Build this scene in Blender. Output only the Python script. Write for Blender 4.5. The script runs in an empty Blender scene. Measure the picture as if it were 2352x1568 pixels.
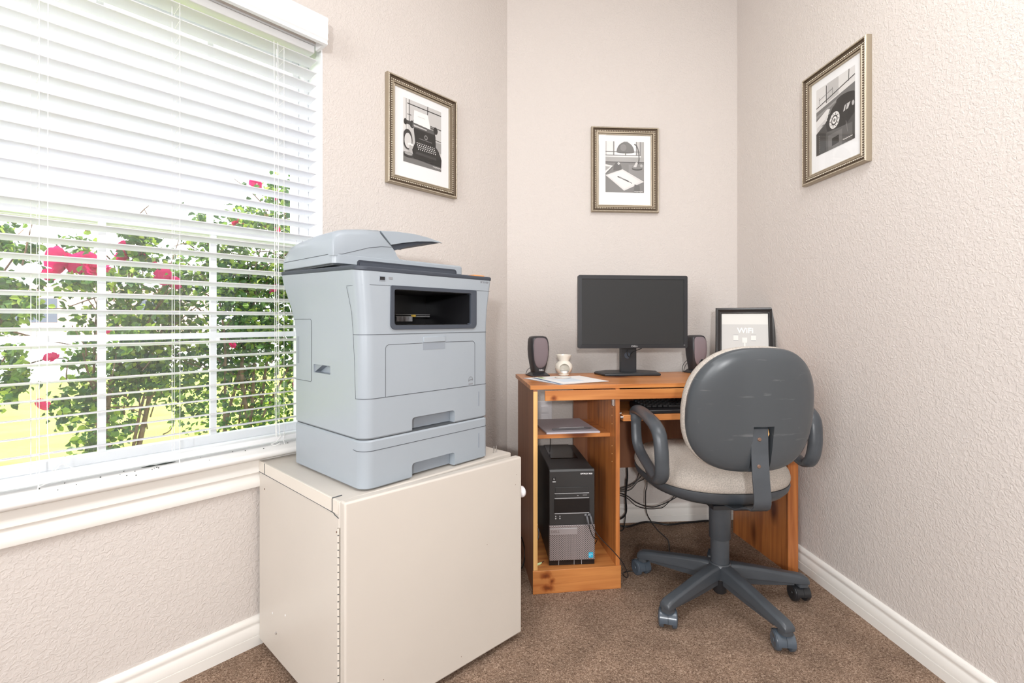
import bpy, bmesh, math, random
from math import sin, cos, pi, radians as R
from mathutils import Vector, Matrix, Euler

S = bpy.context.scene
COL = S.collection
random.seed(7)

# ------------------------------------------------------------------ camera
cam = bpy.data.cameras.new('camera')
cam.sensor_width = 36.0
cam.lens = 36.0 * 1130.0 / 2352.0
cam.shift_y = -49.0 / 2352.0
cam.clip_start = 0.02
cam.clip_end = 300
camo = bpy.data.objects.new('camera', cam)
camo.location = (0, 0, 1.0)
camo.rotation_euler = (R(90), 0, -math.atan(76 / 1130.0))
COL.objects.link(camo)
S.camera = camo

# ------------------------------------------------------------------ colour management
S.view_settings.view_transform = 'Standard'
S.view_settings.look = 'None'
S.view_settings.exposure = 0.2
S.view_settings.gamma = 1.0
S.view_settings.use_curve_mapping = False

# ------------------------------------------------------------------ world: bright hazy sky
W = bpy.data.worlds.new('sky')
S.world = W
W.use_nodes = True
bg = W.node_tree.nodes['Background']
bg.inputs[0].default_value = (0.93, 0.96, 1.0, 1)
bg.inputs[1].default_value = 3.5

# ------------------------------------------------------------------ lights
def light(name, kind, loc, rot, energy, color=(1, 1, 1), size=None, size_y=None, angle=None, target=None):
    d = bpy.data.lights.new(name, kind)
    d.energy = energy
    d.color = color
    if size is not None:
        if kind == 'AREA':
            d.shape = 'RECTANGLE' if size_y else 'SQUARE'
            d.size = size
            if size_y: d.size_y = size_y
        else:
            d.shadow_soft_size = size
    if angle is not None: d.angle = angle
    o = bpy.data.objects.new(name, d)
    o.location = loc
    if target is not None:
        o.rotation_euler = (Vector(target) - Vector(loc)).to_track_quat('-Z', 'Y').to_euler()
    else:
        o.rotation_euler = rot
    COL.objects.link(o)
    return o
# sun runs along the window wall, high, so no patch falls indoors
light('sun', 'SUN', (-6, 6, 8), None, 6.5, (1, 0.97, 0.9), angle=R(1.0), target=(-6 + 1.0, 6 + 1.0, 8 - 2.6))
# added area light in place of flash bounced off the ceiling, no fixture
light('ceiling_bounce', 'AREA', (0.66, 0.50, 2.70), (0, 0, 0), 22, (0.97, 0.985, 1.0), size=1.0, size_y=1.0)
light('side_fill', 'AREA', (-1.9, -1.3, 1.6), None, 76, (0.97, 0.985, 1.0), size=1.6, size_y=1.5, target=(1.3, 1.0, 1.2))  # added fill from the left to brighten the right wall, no window there
# the photographer's flash, just above the camera
light('camera_flash', 'AREA', (-0.22, -1.35, 1.32), None, 34, (0.98, 0.99, 1.0), size=0.12, size_y=0.10, target=(1.2, 1.6, 1.0))

# ================================================================== helpers
def link_node(nt, a, ao, b, bi): nt.links.new(a.outputs[ao], b.inputs[bi])

def mat(name, col, rough=0.5, metal=0.0, bump=None, var=None, spec=None, coat=0.0, trans=None):
    """bump=(scale, strength, distance, detail); var=(scale, amount, stretch) slight colour change of the stuff itself"""
    m = bpy.data.materials.new(name)
    m.use_nodes = True
    nt = m.node_tree
    b = nt.nodes['Principled BSDF']
    b.inputs['Base Color'].default_value = (*col, 1)
    b.inputs['Roughness'].default_value = rough
    b.inputs['Metallic'].default_value = metal
    if spec is not None: b.inputs['Specular IOR Level'].default_value = spec
    if coat: b.inputs['Coat Weight'].default_value = coat
    tc = None
    if bump or var:
        tc = nt.nodes.new('ShaderNodeTexCoord')
    if bump:
        n = nt.nodes.new('ShaderNodeTexNoise')
        n.inputs['Scale'].default_value = bump[0]
        n.inputs['Detail'].default_value = bump[3] if len(bump) > 3 else 2
        bp = nt.nodes.new('ShaderNodeBump')
        bp.inputs['Strength'].default_value = bump[1]
        bp.inputs['Distance'].default_value = bump[2]
        link_node(nt, tc, 'Object', n, 'Vector')
        link_node(nt, n, 0, bp, 'Height')
        link_node(nt, bp, 0, b, 'Normal')
    if var:
        mp = nt.nodes.new('ShaderNodeMapping')
        mp.inputs['Scale'].default_value = var[2] if len(var) > 2 else (1, 1, 1)
        n = nt.nodes.new('ShaderNodeTexNoise')
        n.inputs['Scale'].default_value = var[0]
        n.inputs['Detail'].default_value = 4
        rp = nt.nodes.new('ShaderNodeValToRGB')
        k = var[1]
        rp.color_ramp.elements[0].position = 0.3
        rp.color_ramp.elements[1].position = 0.7
        rp.color_ramp.elements[0].color = (*[c * (1 - k) for c in col], 1)
        rp.color_ramp.elements[1].color = (*[min(1, c * (1 + k)) for c in col], 1)
        link_node(nt, tc, 'Object', mp, 'Vector')
        link_node(nt, mp, 0, n, 'Vector')
        link_node(nt, n, 0, rp, 0)
        link_node(nt, rp, 0, b, 'Base Color')
    return m

def wall_mat():
    m = mat('painted_texture_wall', (0.665, 0.615, 0.58), 0.75)
    nt = m.node_tree; b = nt.nodes['Principled BSDF']
    tc = nt.nodes.new('ShaderNodeTexCoord')
    n1 = nt.nodes.new('ShaderNodeTexNoise'); n1.inputs['Scale'].default_value = 100; n1.inputs['Detail'].default_value = 3
    n1.inputs['Distortion'].default_value = 0.9
    r1 = nt.nodes.new('ShaderNodeValToRGB'); r1.color_ramp.elements[0].position = 0.42; r1.color_ramp.elements[1].position = 0.62
    n2 = nt.nodes.new('ShaderNodeTexNoise'); n2.inputs['Scale'].default_value = 22; n2.inputs['Detail'].default_value = 4
    ad = nt.nodes.new('ShaderNodeMath'); ad.operation = 'MULTIPLY_ADD'; ad.inputs[1].default_value = 0.7
    bp = nt.nodes.new('ShaderNodeBump'); bp.inputs['Strength'].default_value = 0.5; bp.inputs['Distance'].default_value = 0.0022
    for n in (n1, n2): link_node(nt, tc, 'Object', n, 'Vector')
    link_node(nt, n1, 0, r1, 0); link_node(nt, r1, 0, ad, 0); link_node(nt, n2, 0, ad, 2)
    link_node(nt, ad, 0, bp, 'Height'); link_node(nt, bp, 0, b, 'Normal')
    return m

def carpet_mat():
    m = mat('brown_carpet', (0.14, 0.09, 0.06), 0.95, spec=0.1)
    nt = m.node_tree; b = nt.nodes['Principled BSDF']
    tc = nt.nodes.new('ShaderNodeTexCoord')
    n1 = nt.nodes.new('ShaderNodeTexNoise'); n1.inputs['Scale'].default_value = 190; n1.inputs['Detail'].default_value = 4; n1.inputs['Distortion'].default_value = 1.5
    rp = nt.nodes.new('ShaderNodeValToRGB')
    e = rp.color_ramp.elements
    e[0].position = 0.30; e[0].color = (0.115, 0.070, 0.047, 1)
    e[1].position = 0.72; e[1].color = (0.62, 0.47, 0.36, 1)
    x = e.new(0.5); x.color = (0.31, 0.210, 0.150, 1)
    n2 = nt.nodes.new('ShaderNodeTexNoise'); n2.inputs['Scale'].default_value = 9; n2.inputs['Detail'].default_value = 3
    r2 = nt.nodes.new('ShaderNodeValToRGB'); r2.color_ramp.elements[0].color = (0.82, 0.82, 0.82, 1); r2.color_ramp.elements[0].position = 0.35
    r2.color_ramp.elements[1].color = (1.1, 1.1, 1.1, 1); r2.color_ramp.elements[1].position = 0.7
    mx = nt.nodes.new('ShaderNodeMix'); mx.data_type = 'RGBA'; mx.blend_type = 'MULTIPLY'; mx.inputs[0].default_value = 1
    bp = nt.nodes.new('ShaderNodeBump'); bp.inputs['Strength'].default_value = 0.9; bp.inputs['Distance'].default_value = 0.006
    for n in (n1, n2): link_node(nt, tc, 'Object', n, 'Vector')
    link_node(nt, n1, 0, rp, 0); link_node(nt, n2, 0, r2, 0)
    nt.links.new(rp.outputs[0], mx.inputs[6]); nt.links.new(r2.outputs[0], mx.inputs[7])
    nt.links.new(mx.outputs[2], b.inputs['Base Color'])
    link_node(nt, n1, 0, bp, 'Height'); link_node(nt, bp, 0, b, 'Normal')
    return m

def wood_mat(name, base, dark, axis=0, rough=0.32, knots=True):
    m = mat(name, base, rough)
    nt = m.node_tree; b = nt.nodes['Principled BSDF']
    tc = nt.nodes.new('ShaderNodeTexCoord')
    mp = nt.nodes.new('ShaderNodeMapping')
    sc = [26, 26, 26]; sc[axis] = 1.6
    mp.inputs['Scale'].default_value = sc
    n = nt.nodes.new('ShaderNodeTexNoise'); n.inputs['Scale'].default_value = 1.6; n.inputs['Detail'].default_value = 5; n.inputs['Distortion'].default_value = 0.6
    rp = nt.nodes.new('ShaderNodeValToRGB'); e = rp.color_ramp.elements
    e[0].position = 0.28; e[0].color = (*dark, 1); e[1].position = 0.62; e[1].color = (*base, 1)
    link_node(nt, tc, 'Object', mp, 'Vector'); link_node(nt, mp, 0, n, 'Vector'); link_node(nt, n, 0, rp, 0)
    if knots:
        mk = nt.nodes.new('ShaderNodeMapping'); sk = [9, 9, 9]; sk[axis] = 4
        mk.inputs['Scale'].default_value = sk
        v = nt.nodes.new('ShaderNodeTexVoronoi'); v.inputs['Scale'].default_value = 0.7
        rk = nt.nodes.new('ShaderNodeValToRGB'); k = rk.color_ramp.elements
        k[0].position = 0.07; k[0].color = (0.16, 0.06, 0.03, 1)
        k[1].position = 0.21; k[1].color = (1, 1, 1, 1)
        mx = nt.nodes.new('ShaderNodeMix'); mx.data_type = 'RGBA'; mx.blend_type = 'MULTIPLY'; mx.inputs[0].default_value = 0.9
        link_node(nt, tc, 'Object', mk, 'Vector'); link_node(nt, mk, 0, v, 'Vector'); link_node(nt, v, 0, rk, 0)
        nt.links.new(rp.outputs[0], mx.inputs[6]); nt.links.new(rk.outputs[0], mx.inputs[7])
        nt.links.new(mx.outputs[2], b.inputs['Base Color'])
    else:
        link_node(nt, rp, 0, b, 'Base Color')
    return m

def glass_mat(name, tint=(1, 1, 1), refl=0.06):
    m = bpy.data.materials.new(name); m.use_nodes = True
    nt = m.node_tree; nt.nodes.clear()
    out = nt.nodes.new('ShaderNodeOutputMaterial')
    t = nt.nodes.new('ShaderNodeBsdfTransparent'); t.inputs[0].default_value = (*tint, 1)
    g = nt.nodes.new('ShaderNodeBsdfGlossy'); g.inputs['Roughness'].default_value = 0.02
    mx = nt.nodes.new('ShaderNodeMixShader'); mx.inputs[0].default_value = refl
    nt.links.new(t.outputs[0], mx.inputs[1]); nt.links.new(g.outputs[0], mx.inputs[2]); nt.links.new(mx.outputs[0], out.inputs[0])
    return m

def leaf_mat():
    m = bpy.data.materials.new('rose_leaf'); m.use_nodes = True
    nt = m.node_tree; nt.nodes.clear()
    out = nt.nodes.new('ShaderNodeOutputMaterial')
    geo = nt.nodes.new('ShaderNodeNewGeometry')
    rp = nt.nodes.new('ShaderNodeValToRGB'); e = rp.color_ramp.elements
    e[0].position = 0.0; e[0].color = (0.03, 0.085, 0.03, 1)
    e[1].position = 1.0; e[1].color = (0.42, 0.55, 0.07, 1)
    x = e.new(0.55); x.color = (0.09, 0.20, 0.045, 1)
    x = e.new(0.8); x.color = (0.22, 0.37, 0.06, 1)
    d = nt.nodes.new('ShaderNodeBsdfPrincipled'); d.inputs['Roughness'].default_value = 0.38
    t = nt.nodes.new('ShaderNodeBsdfTranslucent')
    mx = nt.nodes.new('ShaderNodeMixShader'); mx.inputs[0].default_value = 0.42
    nt.links.new(geo.outputs['Random Per Island'], rp.inputs[0])
    nt.links.new(rp.outputs[0], d.inputs['Base Color']); nt.links.new(rp.outputs[0], t.inputs[0])
    nt.links.new(d.outputs[0], mx.inputs[1]); nt.links.new(t.outputs[0], mx.inputs[2]); nt.links.new(mx.outputs[0], out.inputs[0])
    return m

def trans_mat(name, col, amount=0.3, rough=0.5):
    m = bpy.data.materials.new(name); m.use_nodes = True
    nt = m.node_tree; nt.nodes.clear()
    out = nt.nodes.new('ShaderNodeOutputMaterial')
    d = nt.nodes.new('ShaderNodeBsdfPrincipled'); d.inputs['Base Color'].default_value = (*col, 1); d.inputs['Roughness'].default_value = rough
    t = nt.nodes.new('ShaderNodeBsdfTranslucent'); t.inputs[0].default_value = (*col, 1)
    mx = nt.nodes.new('ShaderNodeMixShader'); mx.inputs[0].default_value = amount
    nt.links.new(d.outputs[0], mx.inputs[1]); nt.links.new(t.outputs[0], mx.inputs[2]); nt.links.new(mx.outputs[0], out.inputs[0])
    return m

def perf_mat():
    """perforated steel: rows of small round holes"""
    m = mat('perforated_grey_grille', (0.33, 0.29, 0.29), 0.4, 0.3)
    nt = m.node_tree; b = nt.nodes['Principled BSDF']
    tc = nt.nodes.new('ShaderNodeTexCoord')
    sep = nt.nodes.new('ShaderNodeSeparateXYZ')
    link_node(nt, tc, 'Object', sep, 0)
    def M(op, a, bb=None, v1=None, v2=None):
        n = nt.nodes.new('ShaderNodeMath'); n.operation = op
        if a is not None: nt.links.new(a, n.inputs[0])
        elif v1 is not None: n.inputs[0].default_value = v1
        if bb is not None: nt.links.new(bb, n.inputs[1])
        elif v2 is not None: n.inputs[1].default_value = v2
        return n.outputs[0]
    k = 1 / 0.0043
    xs = M('MULTIPLY', sep.outputs[0], v2=k * 2 * pi / 2)
    zs = M('MULTIPLY', sep.outputs[2], v2=k * 2 * pi / 2 * 1.15)
    v = M('MULTIPLY', M('SINE', xs), M('SINE', zs))
    hole = M('GREATER_THAN', v, v2=0.35)
    mx = nt.nodes.new('ShaderNodeMix'); mx.data_type = 'RGBA'
    nt.links.new(hole, mx.inputs[0])
    mx.inputs[6].default_value = (0.36, 0.315, 0.315, 1); mx.inputs[7].default_value = (0.03, 0.03, 0.032, 1)
    nt.links.new(mx.outputs[2], b.inputs['Base Color'])
    return m

M = {}
M['wall'] = wall_mat()
M['ceiling'] = mat('ceiling_white', (0.85, 0.83, 0.8), 0.9)
M['carpet'] = carpet_mat()
M['trim'] = mat('trim_white', (0.86, 0.84, 0.80), 0.35)
M['sill'] = mat('sill_white', (0.88, 0.87, 0.85), 0.35, var=(6, 0.03))
M['vinyl'] = mat('white_vinyl', (0.86, 0.88, 0.91), 0.35)
M['blind'] = trans_mat('blind_slat_white', (0.88, 0.88, 0.91), 0.42, 0.4)
M['valance'] = mat('valance_white', (0.86, 0.87, 0.88), 0.4)
M['cord'] = mat('blind_cord', (0.88, 0.87, 0.85), 0.8)
M['glass'] = glass_mat('clear_glass')
M['dirt'] = mat('black_crumbs', (0.05, 0.06, 0.05), 0.9)
M['printer'] = mat('printer_blue_grey', (0.345, 0.388, 0.432), 0.33, bump=(900, 0.05, 0.0003))
M['printer_in'] = mat('printer_recess', (0.27, 0.305, 0.35), 0.4)
M['printer_dark'] = mat('printer_dark_grey', (0.03, 0.038, 0.055), 0.3)
M['printer_bezel'] = mat('printer_bezel', (0.060, 0.070, 0.090), 0.5, spec=0.3)
M['seam'] = mat('dark_seam', (0.07, 0.08, 0.09), 0.6)
M['black'] = mat('black_plastic', (0.012, 0.012, 0.014), 0.35)
M['ink'] = mat('grey_ink', (0.25, 0.26, 0.28), 0.6)
M['cabinet'] = mat('beige_enamel', (0.62, 0.575, 0.52), 0.38, bump=(350, 0.06, 0.0005), var=(3, 0.02))
M['cab_edge'] = mat('beige_enamel_edge', (0.72, 0.67, 0.60), 0.4)
M['metal'] = mat('bright_metal', (0.75, 0.75, 0.76), 0.22, 1.0)
M['wood_x'] = wood_mat('orange_pine_length', (0.61, 0.255, 0.078), (0.40, 0.125, 0.035), 0)
M['wood_y'] = wood_mat('orange_pine_depth', (0.56, 0.215, 0.062), (0.36, 0.115, 0.033), 1)
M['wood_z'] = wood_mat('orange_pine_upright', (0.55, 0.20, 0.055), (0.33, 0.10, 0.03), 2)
def knotty(name, pts):
    m = M['wood_x'].copy(); m.name = name
    nt = m.node_tree; b = nt.nodes['Principled BSDF']
    src = b.inputs['Base Color'].links[0].from_socket
    tc = nt.nodes.new('ShaderNodeTexCoord')
    nz = nt.nodes.new('ShaderNodeTexNoise'); nz.inputs['Scale'].default_value = 55; nz.inputs['Detail'].default_value = 2
    nt.links.new(tc.outputs['Object'], nz.inputs['Vector'])
    for p, r, st in pts:
        mp = nt.nodes.new('ShaderNodeMapping')
        mp.inputs['Location'].default_value = [-c * q for c, q in zip(p, st)]; mp.inputs['Scale'].default_value = st
        ln = nt.nodes.new('ShaderNodeVectorMath'); ln.operation = 'LENGTH'
        ad = nt.nodes.new('ShaderNodeMath'); ad.operation = 'MULTIPLY_ADD'; ad.inputs[1].default_value = r * 1.6
        rp_ = nt.nodes.new('ShaderNodeValToRGB'); e = rp_.color_ramp.elements
        e[0].position = r * 1.1; e[0].color = (0.20, 0.07, 0.05, 1); e[1].position = r * 2.3; e[1].color = (1, 1, 1, 1)
        k = e.new(r * 1.5); k.color = (0.50, 0.28, 0.20, 1)
        mx = nt.nodes.new('ShaderNodeMix'); mx.data_type = 'RGBA'; mx.blend_type = 'MULTIPLY'; mx.inputs[0].default_value = 0.85
        nt.links.new(tc.outputs['Object'], mp.inputs[0]); nt.links.new(mp.outputs[0], ln.inputs[0])
        nt.links.new(nz.outputs[0], ad.inputs[0]); nt.links.new(ln.outputs['Value'], ad.inputs[2]); nt.links.new(ad.outputs[0], rp_.inputs[0])
        nt.links.new(src, mx.inputs[6]); nt.links.new(rp_.outputs[0], mx.inputs[7]); src = mx.outputs[2]
    nt.links.new(src, b.inputs['Base Color'])
    return m
M['wood_plinth'] = knotty('orange_pine_plinth', [((.048, 0, .066), .012, (.6, 0, 1)), ((.071, 0, .044), .010, (1, 0, 1)), ((.056, 0, .020), .012, (.6, 0, 1))])
M['wood_rail'] = knotty('orange_pine_rail', [((.078, 0, .713), .008, (.7, 0, 1))])
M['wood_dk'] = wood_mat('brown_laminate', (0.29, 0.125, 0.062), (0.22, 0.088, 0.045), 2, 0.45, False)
M['raw_edge'] = wood_mat('raw_pale_edge', (0.86, 0.55, 0.22), (0.70, 0.38, 0.13), 2, 0.6, False)
M['chair'] = mat('chair_slate_plastic', (0.060, 0.069, 0.080), 0.36, bump=(600, 0.08, 0.0004), var=(9, 0.10, (1, 1, 3)))
M['chair_back'] = mat('chair_slate_shell', (0.066, 0.075, 0.084), 0.33, bump=(500, 0.06, 0.0004), var=(7, 0.10, (1, 1, 5)))
def worn(m, col, light):
    nt = m.node_tree; b = nt.nodes['Principled BSDF']
    tc = nt.nodes.new('ShaderNodeTexCoord'); out = []
    for sc, lo, hi in (((9, 9, 70), 0.66, 0.74), ((60, 60, 22), 0.73, 0.76)):
        mp = nt.nodes.new('ShaderNodeMapping'); mp.inputs['Scale'].default_value = sc
        n = nt.nodes.new('ShaderNodeTexNoise'); n.inputs['Scale'].default_value = 1.0; n.inputs['Detail'].default_value = 3; n.inputs['Distortion'].default_value = 0.4
        r = nt.nodes.new('ShaderNodeValToRGB'); r.color_ramp.elements[0].position = lo; r.color_ramp.elements[1].position = hi
        link_node(nt, tc, 'Object', mp, 'Vector'); link_node(nt, mp, 0, n, 'Vector'); link_node(nt, n, 0, r, 0); out.append(r)
    mx = nt.nodes.new('ShaderNodeMath'); mx.operation = 'MAXIMUM'
    nt.links.new(out[0].outputs[0], mx.inputs[0]); nt.links.new(out[1].outputs[0], mx.inputs[1])
    k = nt.nodes.new('ShaderNodeMath'); k.operation = 'MULTIPLY'; k.inputs[1].default_value = 0.55; nt.links.new(mx.outputs[0], k.inputs[0])
    m2 = nt.nodes.new('ShaderNodeMix'); m2.data_type = 'RGBA'; nt.links.new(k.outputs[0], m2.inputs[0])
    m2.inputs[6].default_value = (*col, 1); m2.inputs[7].default_value = (*light, 1)
    nt.links.new(m2.outputs[2], b.inputs['Base Color'])
worn(M['chair_back'], (0.066, 0.075, 0.084), (0.17, 0.18, 0.19))
M['chair_dark'] = mat('chair_black', (0.022, 0.023, 0.026), 0.35)
M['caster'] = mat('caster_slate', (0.075, 0.095, 0.12), 0.25)
M['fabric'] = mat('oatmeal_fabric', (0.50, 0.455, 0.41), 0.95, bump=(1400, 0.5, 0.001, 3), var=(260, 0.22), spec=0.1)
M['rust'] = mat('screw_brown', (0.25, 0.16, 0.12), 0.45, 0.6)
M['monitor'] = mat('monitor_bezel', (0.022, 0.024, 0.028), 0.38, bump=(800, 0.08, 0.0003))
M['screen'] = mat('matt_screen', (0.030, 0.031, 0.032), 0.5, spec=0.3)
M['logo'] = mat('logo_white', (0.85, 0.85, 0.87), 0.5)
M['silver'] = mat('silver_print', (0.45, 0.45, 0.46), 0.4)
M['speaker'] = mat('speaker_black', (0.030, 0.029, 0.033), 0.35)
M['speaker_cloth'] = mat('speaker_mesh', (0.215, 0.17, 0.185), 0.7, bump=(1500, 0.4, 0.0005))
M['ceramic'] = mat('cream_ceramic', (0.84, 0.79, 0.70), 0.15, coat=0.5)
M['tealight'] = mat('white_wax', (0.85, 0.85, 0.85), 0.4)
M['shade_in'] = mat('ceramic_inside', (0.5, 0.44, 0.38), 0.5)
M['paper'] = mat('white_paper', (0.88, 0.88, 0.88), 0.7)
M['paper_blue'] = mat('blue_print', (0.05, 0.14, 0.30), 0.5)
M['paper_green'] = mat('green_print', (0.30, 0.42, 0.14), 0.5)
M['paper_tint'] = mat('pale_print', (0.70, 0.78, 0.86), 0.6)
M['paper_pink'] = mat('pale_pink_print', (0.86, 0.76, 0.72), 0.6)
M['pad'] = mat('lilac_grey_folder', (0.56, 0.54, 0.60), 0.45)
M['pen'] = mat('grey_pen', (0.10, 0.095, 0.10), 0.35)
M['tower'] = mat('tower_black', (0.030, 0.030, 0.031), 0.42, bump=(700, 0.1, 0.0003))
M['tower_gloss'] = mat('tower_gloss', (0.010, 0.010, 0.011), 0.2)
M['grille'] = perf_mat()
M['badge'] = mat('grille_badge', (0.30, 0.265, 0.265), 0.45)
M['badge_text'] = mat('badge_text', (0.20, 0.165, 0.16), 0.4)
M['sticker'] = mat('blue_sticker', (0.03, 0.42, 0.66), 0.3)
M['cable'] = mat('black_cable', (0.012, 0.012, 0.013), 0.4)
M['cable_grey'] = mat('grey_cable', (0.12, 0.12, 0.13), 0.4)
M['green_plug'] = mat('pale_green_plug', (0.62, 0.78, 0.42), 0.4)
M['outlet'] = mat('outlet_white', (0.78, 0.76, 0.78), 0.4)
M['gold'] = mat('antique_gold', (0.42, 0.36, 0.275), 0.38, 0.7, bump=(300, 0.25, 0.0008))
M['gold_dk'] = mat('antique_gold_dark', (0.13, 0.095, 0.065), 0.5, 0.5)
M['gold_lt'] = mat('antique_gold_bead', (0.78, 0.72, 0.60), 0.28, 0.8)
M['mat_board'] = mat('mat_board', (0.86, 0.87, 0.88), 0.75)
M['frame_black'] = mat('frame_black', (0.022, 0.021, 0.022), 0.28)
M['leaf'] = leaf_mat()
M['bark'] = mat('rose_stem', (0.20, 0.13, 0.09), 0.8, var=(30, 0.3))
M['rose'] = trans_mat('rose_petal', (0.84, 0.006, 0.22), 0.3)
M['rose_core'] = mat('rose_core', (0.75, 0.5, 0.08), 0.7)
M['grass'] = mat('lawn_grass', (0.30, 0.36, 0.075), 0.9, var=(3.0, 0.18), spec=0.1)
M['street'] = mat('pale_concrete', (0.75, 0.74, 0.72), 0.9)
M['stucco'] = mat('pink_stucco', (0.62, 0.46, 0.38), 0.9)
M['roof'] = mat('grey_shingle', (0.25, 0.25, 0.27), 0.9)
M['window_dark'] = mat('dark_window', (0.08, 0.10, 0.13), 0.2)
_g = {}
def gray(v):
    k = round(v, 2)
    if k not in _g:
        w = k ** 2.7
        _g[k] = mat('print_tone', (w, w * 0.985, w * 0.97), 0.55)
    return _g[k]

# ---- mesh builder
class MB:
    def __init__(s): s.v = []; s.f = []; s.mi = []
    def add(s, vs, fs, mi=0):
        o = len(s.v); s.v += [tuple(v) for v in vs]
        for f in fs: s.f.append([i + o for i in f]); s.mi.append(mi)
        return s
    def box(s, x0, x1, y0, y1, z0, z1, mi=0, mt=None):
        vs = [Vector((x, y, z)) for z in (z0, z1) for y in (y0, y1) for x in (x0, x1)]
        if mt: vs = [mt @ v for v in vs]
        return s.add(vs, [(0, 2, 3, 1), (4, 5, 7, 6), (0, 1, 5, 4), (2, 6, 7, 3), (0, 4, 6, 2), (1, 3, 7, 5)], mi)
    def loft(s, rings, cap=True, closed=True, mi=0, capmi=None):
        n = len(rings[0]); vs = [p for r in rings for p in r]; fs = []
        for k in range(len(rings) - 1):
            for i in range(n if closed else n - 1):
                j = (i + 1) % n
                fs.append((k * n + i, k * n + j, (k + 1) * n + j, (k + 1) * n + i))
        s.add(vs, fs, mi)
        if cap:
            c = mi if capmi is None else capmi
            s.add(rings[0], [tuple(reversed(range(n)))], c); s.add(rings[-1], [tuple(range(n))], c)
        return s
    def prism(s, pts, axis, a, b, mi=0):
        """pts 2D outline extruded along axis from a to b; axis 0: pts=(y,z), 1: (x,z), 2: (x,y)"""
        def P(p, t):
            return (t, p[0], p[1]) if axis == 0 else ((p[0], t, p[1]) if axis == 1 else (p[0], p[1], t))
        return s.loft([[P(p, a) for p in pts], [P(p, b) for p in pts]], mi=mi)
    def tube(s, pts, r, n=8, closed=False, mi=0, squash=None, up=None):
        """r number or list; squash=(a,b) ellipse scales"""
        P = [Vector(p) for p in pts]; m = len(P)
        rr = r if isinstance(r, (list, tuple)) else [r] * m
        rings = []; ref = Vector(up) if up else None
        for i in range(m):
            if closed: t = (P[(i + 1) % m] - P[i - 1])
            else: t = P[min(i + 1, m - 1)] - P[max(i - 1, 0)]
            t = t.normalized() if t.length > 1e-9 else Vector((0, 0, 1))
            if ref is None:
                ref = Vector((0, 0, 1)) if abs(t.z) < 0.9 else Vector((1, 0, 0))
            a = ref - t * ref.dot(t)
            if a.length < 1e-6: a = t.orthogonal()
            a.normalize(); b = t.cross(a)
            if up is None: ref = a
            sx, sy = squash if squash else (1, 1)
            rings.append([P[i] + a * cos(2 * pi * k / n) * rr[i] * sx + b * sin(2 * pi * k / n) * rr[i] * sy for k in range(n)])
        if closed: rings.append(rings[0]); return s.loft(rings, cap=False, mi=mi)
        return s.loft(rings, mi=mi)
    def lathe(s, prof, n=32, c=(0, 0, 0), mi=0, axis=2):
        rings = []
        for r, h in prof:
            ring = []
            for k in range(n):
                a = 2 * pi * k / n; x, y = r * cos(a), r * sin(a)
                p = (x, y, h) if axis == 2 else ((h, x, y) if axis == 0 else (x, h, -y))
                ring.append((p[0] + c[0], p[1] + c[1], p[2] + c[2]))
            rings.append(ring)
        return s.loft(rings, mi=mi)
    def mesh(s, name, mats):
        me = bpy.data.meshes.new(name)
        me.from_pydata([tuple(v) for v in s.v], [], s.f)
        for m in (mats if isinstance(mats, (list, tuple)) else [mats]): me.materials.append(m)
        me.polygons.foreach_set('material_index', s.mi)
        me.update()
        return me
    def build(s, name, mats, parent=None, bevel=None, smooth=30, merge=True, loc=None, rot=None, seg=2, sub=0):
        me = s.mesh(name, mats)
        if merge:
            bm = bmesh.new(); bm.from_mesh(me)
            bmesh.ops.remove_doubles(bm, verts=bm.verts, dist=1e-6)
            bmesh.ops.recalc_face_normals(bm, faces=bm.faces)
            bm.to_mesh(me); bm.free()
        o = bpy.data.objects.new(name, me); COL.objects.link(o)
        if smooth:
            me.shade_smooth(); me.set_sharp_from_angle(angle=R(smooth))
        if parent: o.parent = parent
        if loc is not None: o.location = loc
        if rot is not None: o.rotation_euler = rot
        if bevel:
            b = o.modifiers.new('bevel', 'BEVEL'); b.width = bevel; b.segments = seg; b.limit_method = 'ANGLE'; b.angle_limit = R(40)
            b.harden_normals = False
        if sub:
            b = o.modifiers.new('sub', 'SUBSURF'); b.levels = sub; b.render_levels = sub
        return o

def thing(name, label, cat, loc=(0, 0, 0), rz=0, group=None):
    o = bpy.data.objects.new(name, None); COL.objects.link(o)
    o.empty_display_size = 0.05
    o.location = loc; o.rotation_euler = (0, 0, rz)
    return tag(o, label, cat, group)
def tag(o, label, cat, group=None):
    o['label'] = label; o['category'] = cat
    if group: o['group'] = group
    return o
def struct(o):
    o['kind'] = 'structure'; return o

def rrect(x0, x1, y0, y1, r, n=6):
    """rounded rectangle, CCW; r one radius or 4 (x0y0, x1y0, x1y1, x0y1)"""
    rs = r if isinstance(r, (list, tuple)) else [r] * 4
    out = []
    for (cx, cy, a0, k) in ((x0, y0, 180, 0), (x1, y0, 270, 1), (x1, y1, 0, 2), (x0, y1, 90, 3)):
        q = max(rs[k], 1e-5)
        ox = cx + q if k in (0, 3) else cx - q
        oy = cy + q if k in (0, 1) else cy - q
        for i in range(n + 1):
            a = R(a0 + 90 * i / n)
            out.append((ox + q * cos(a), oy + q * sin(a)))
    return out

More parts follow.
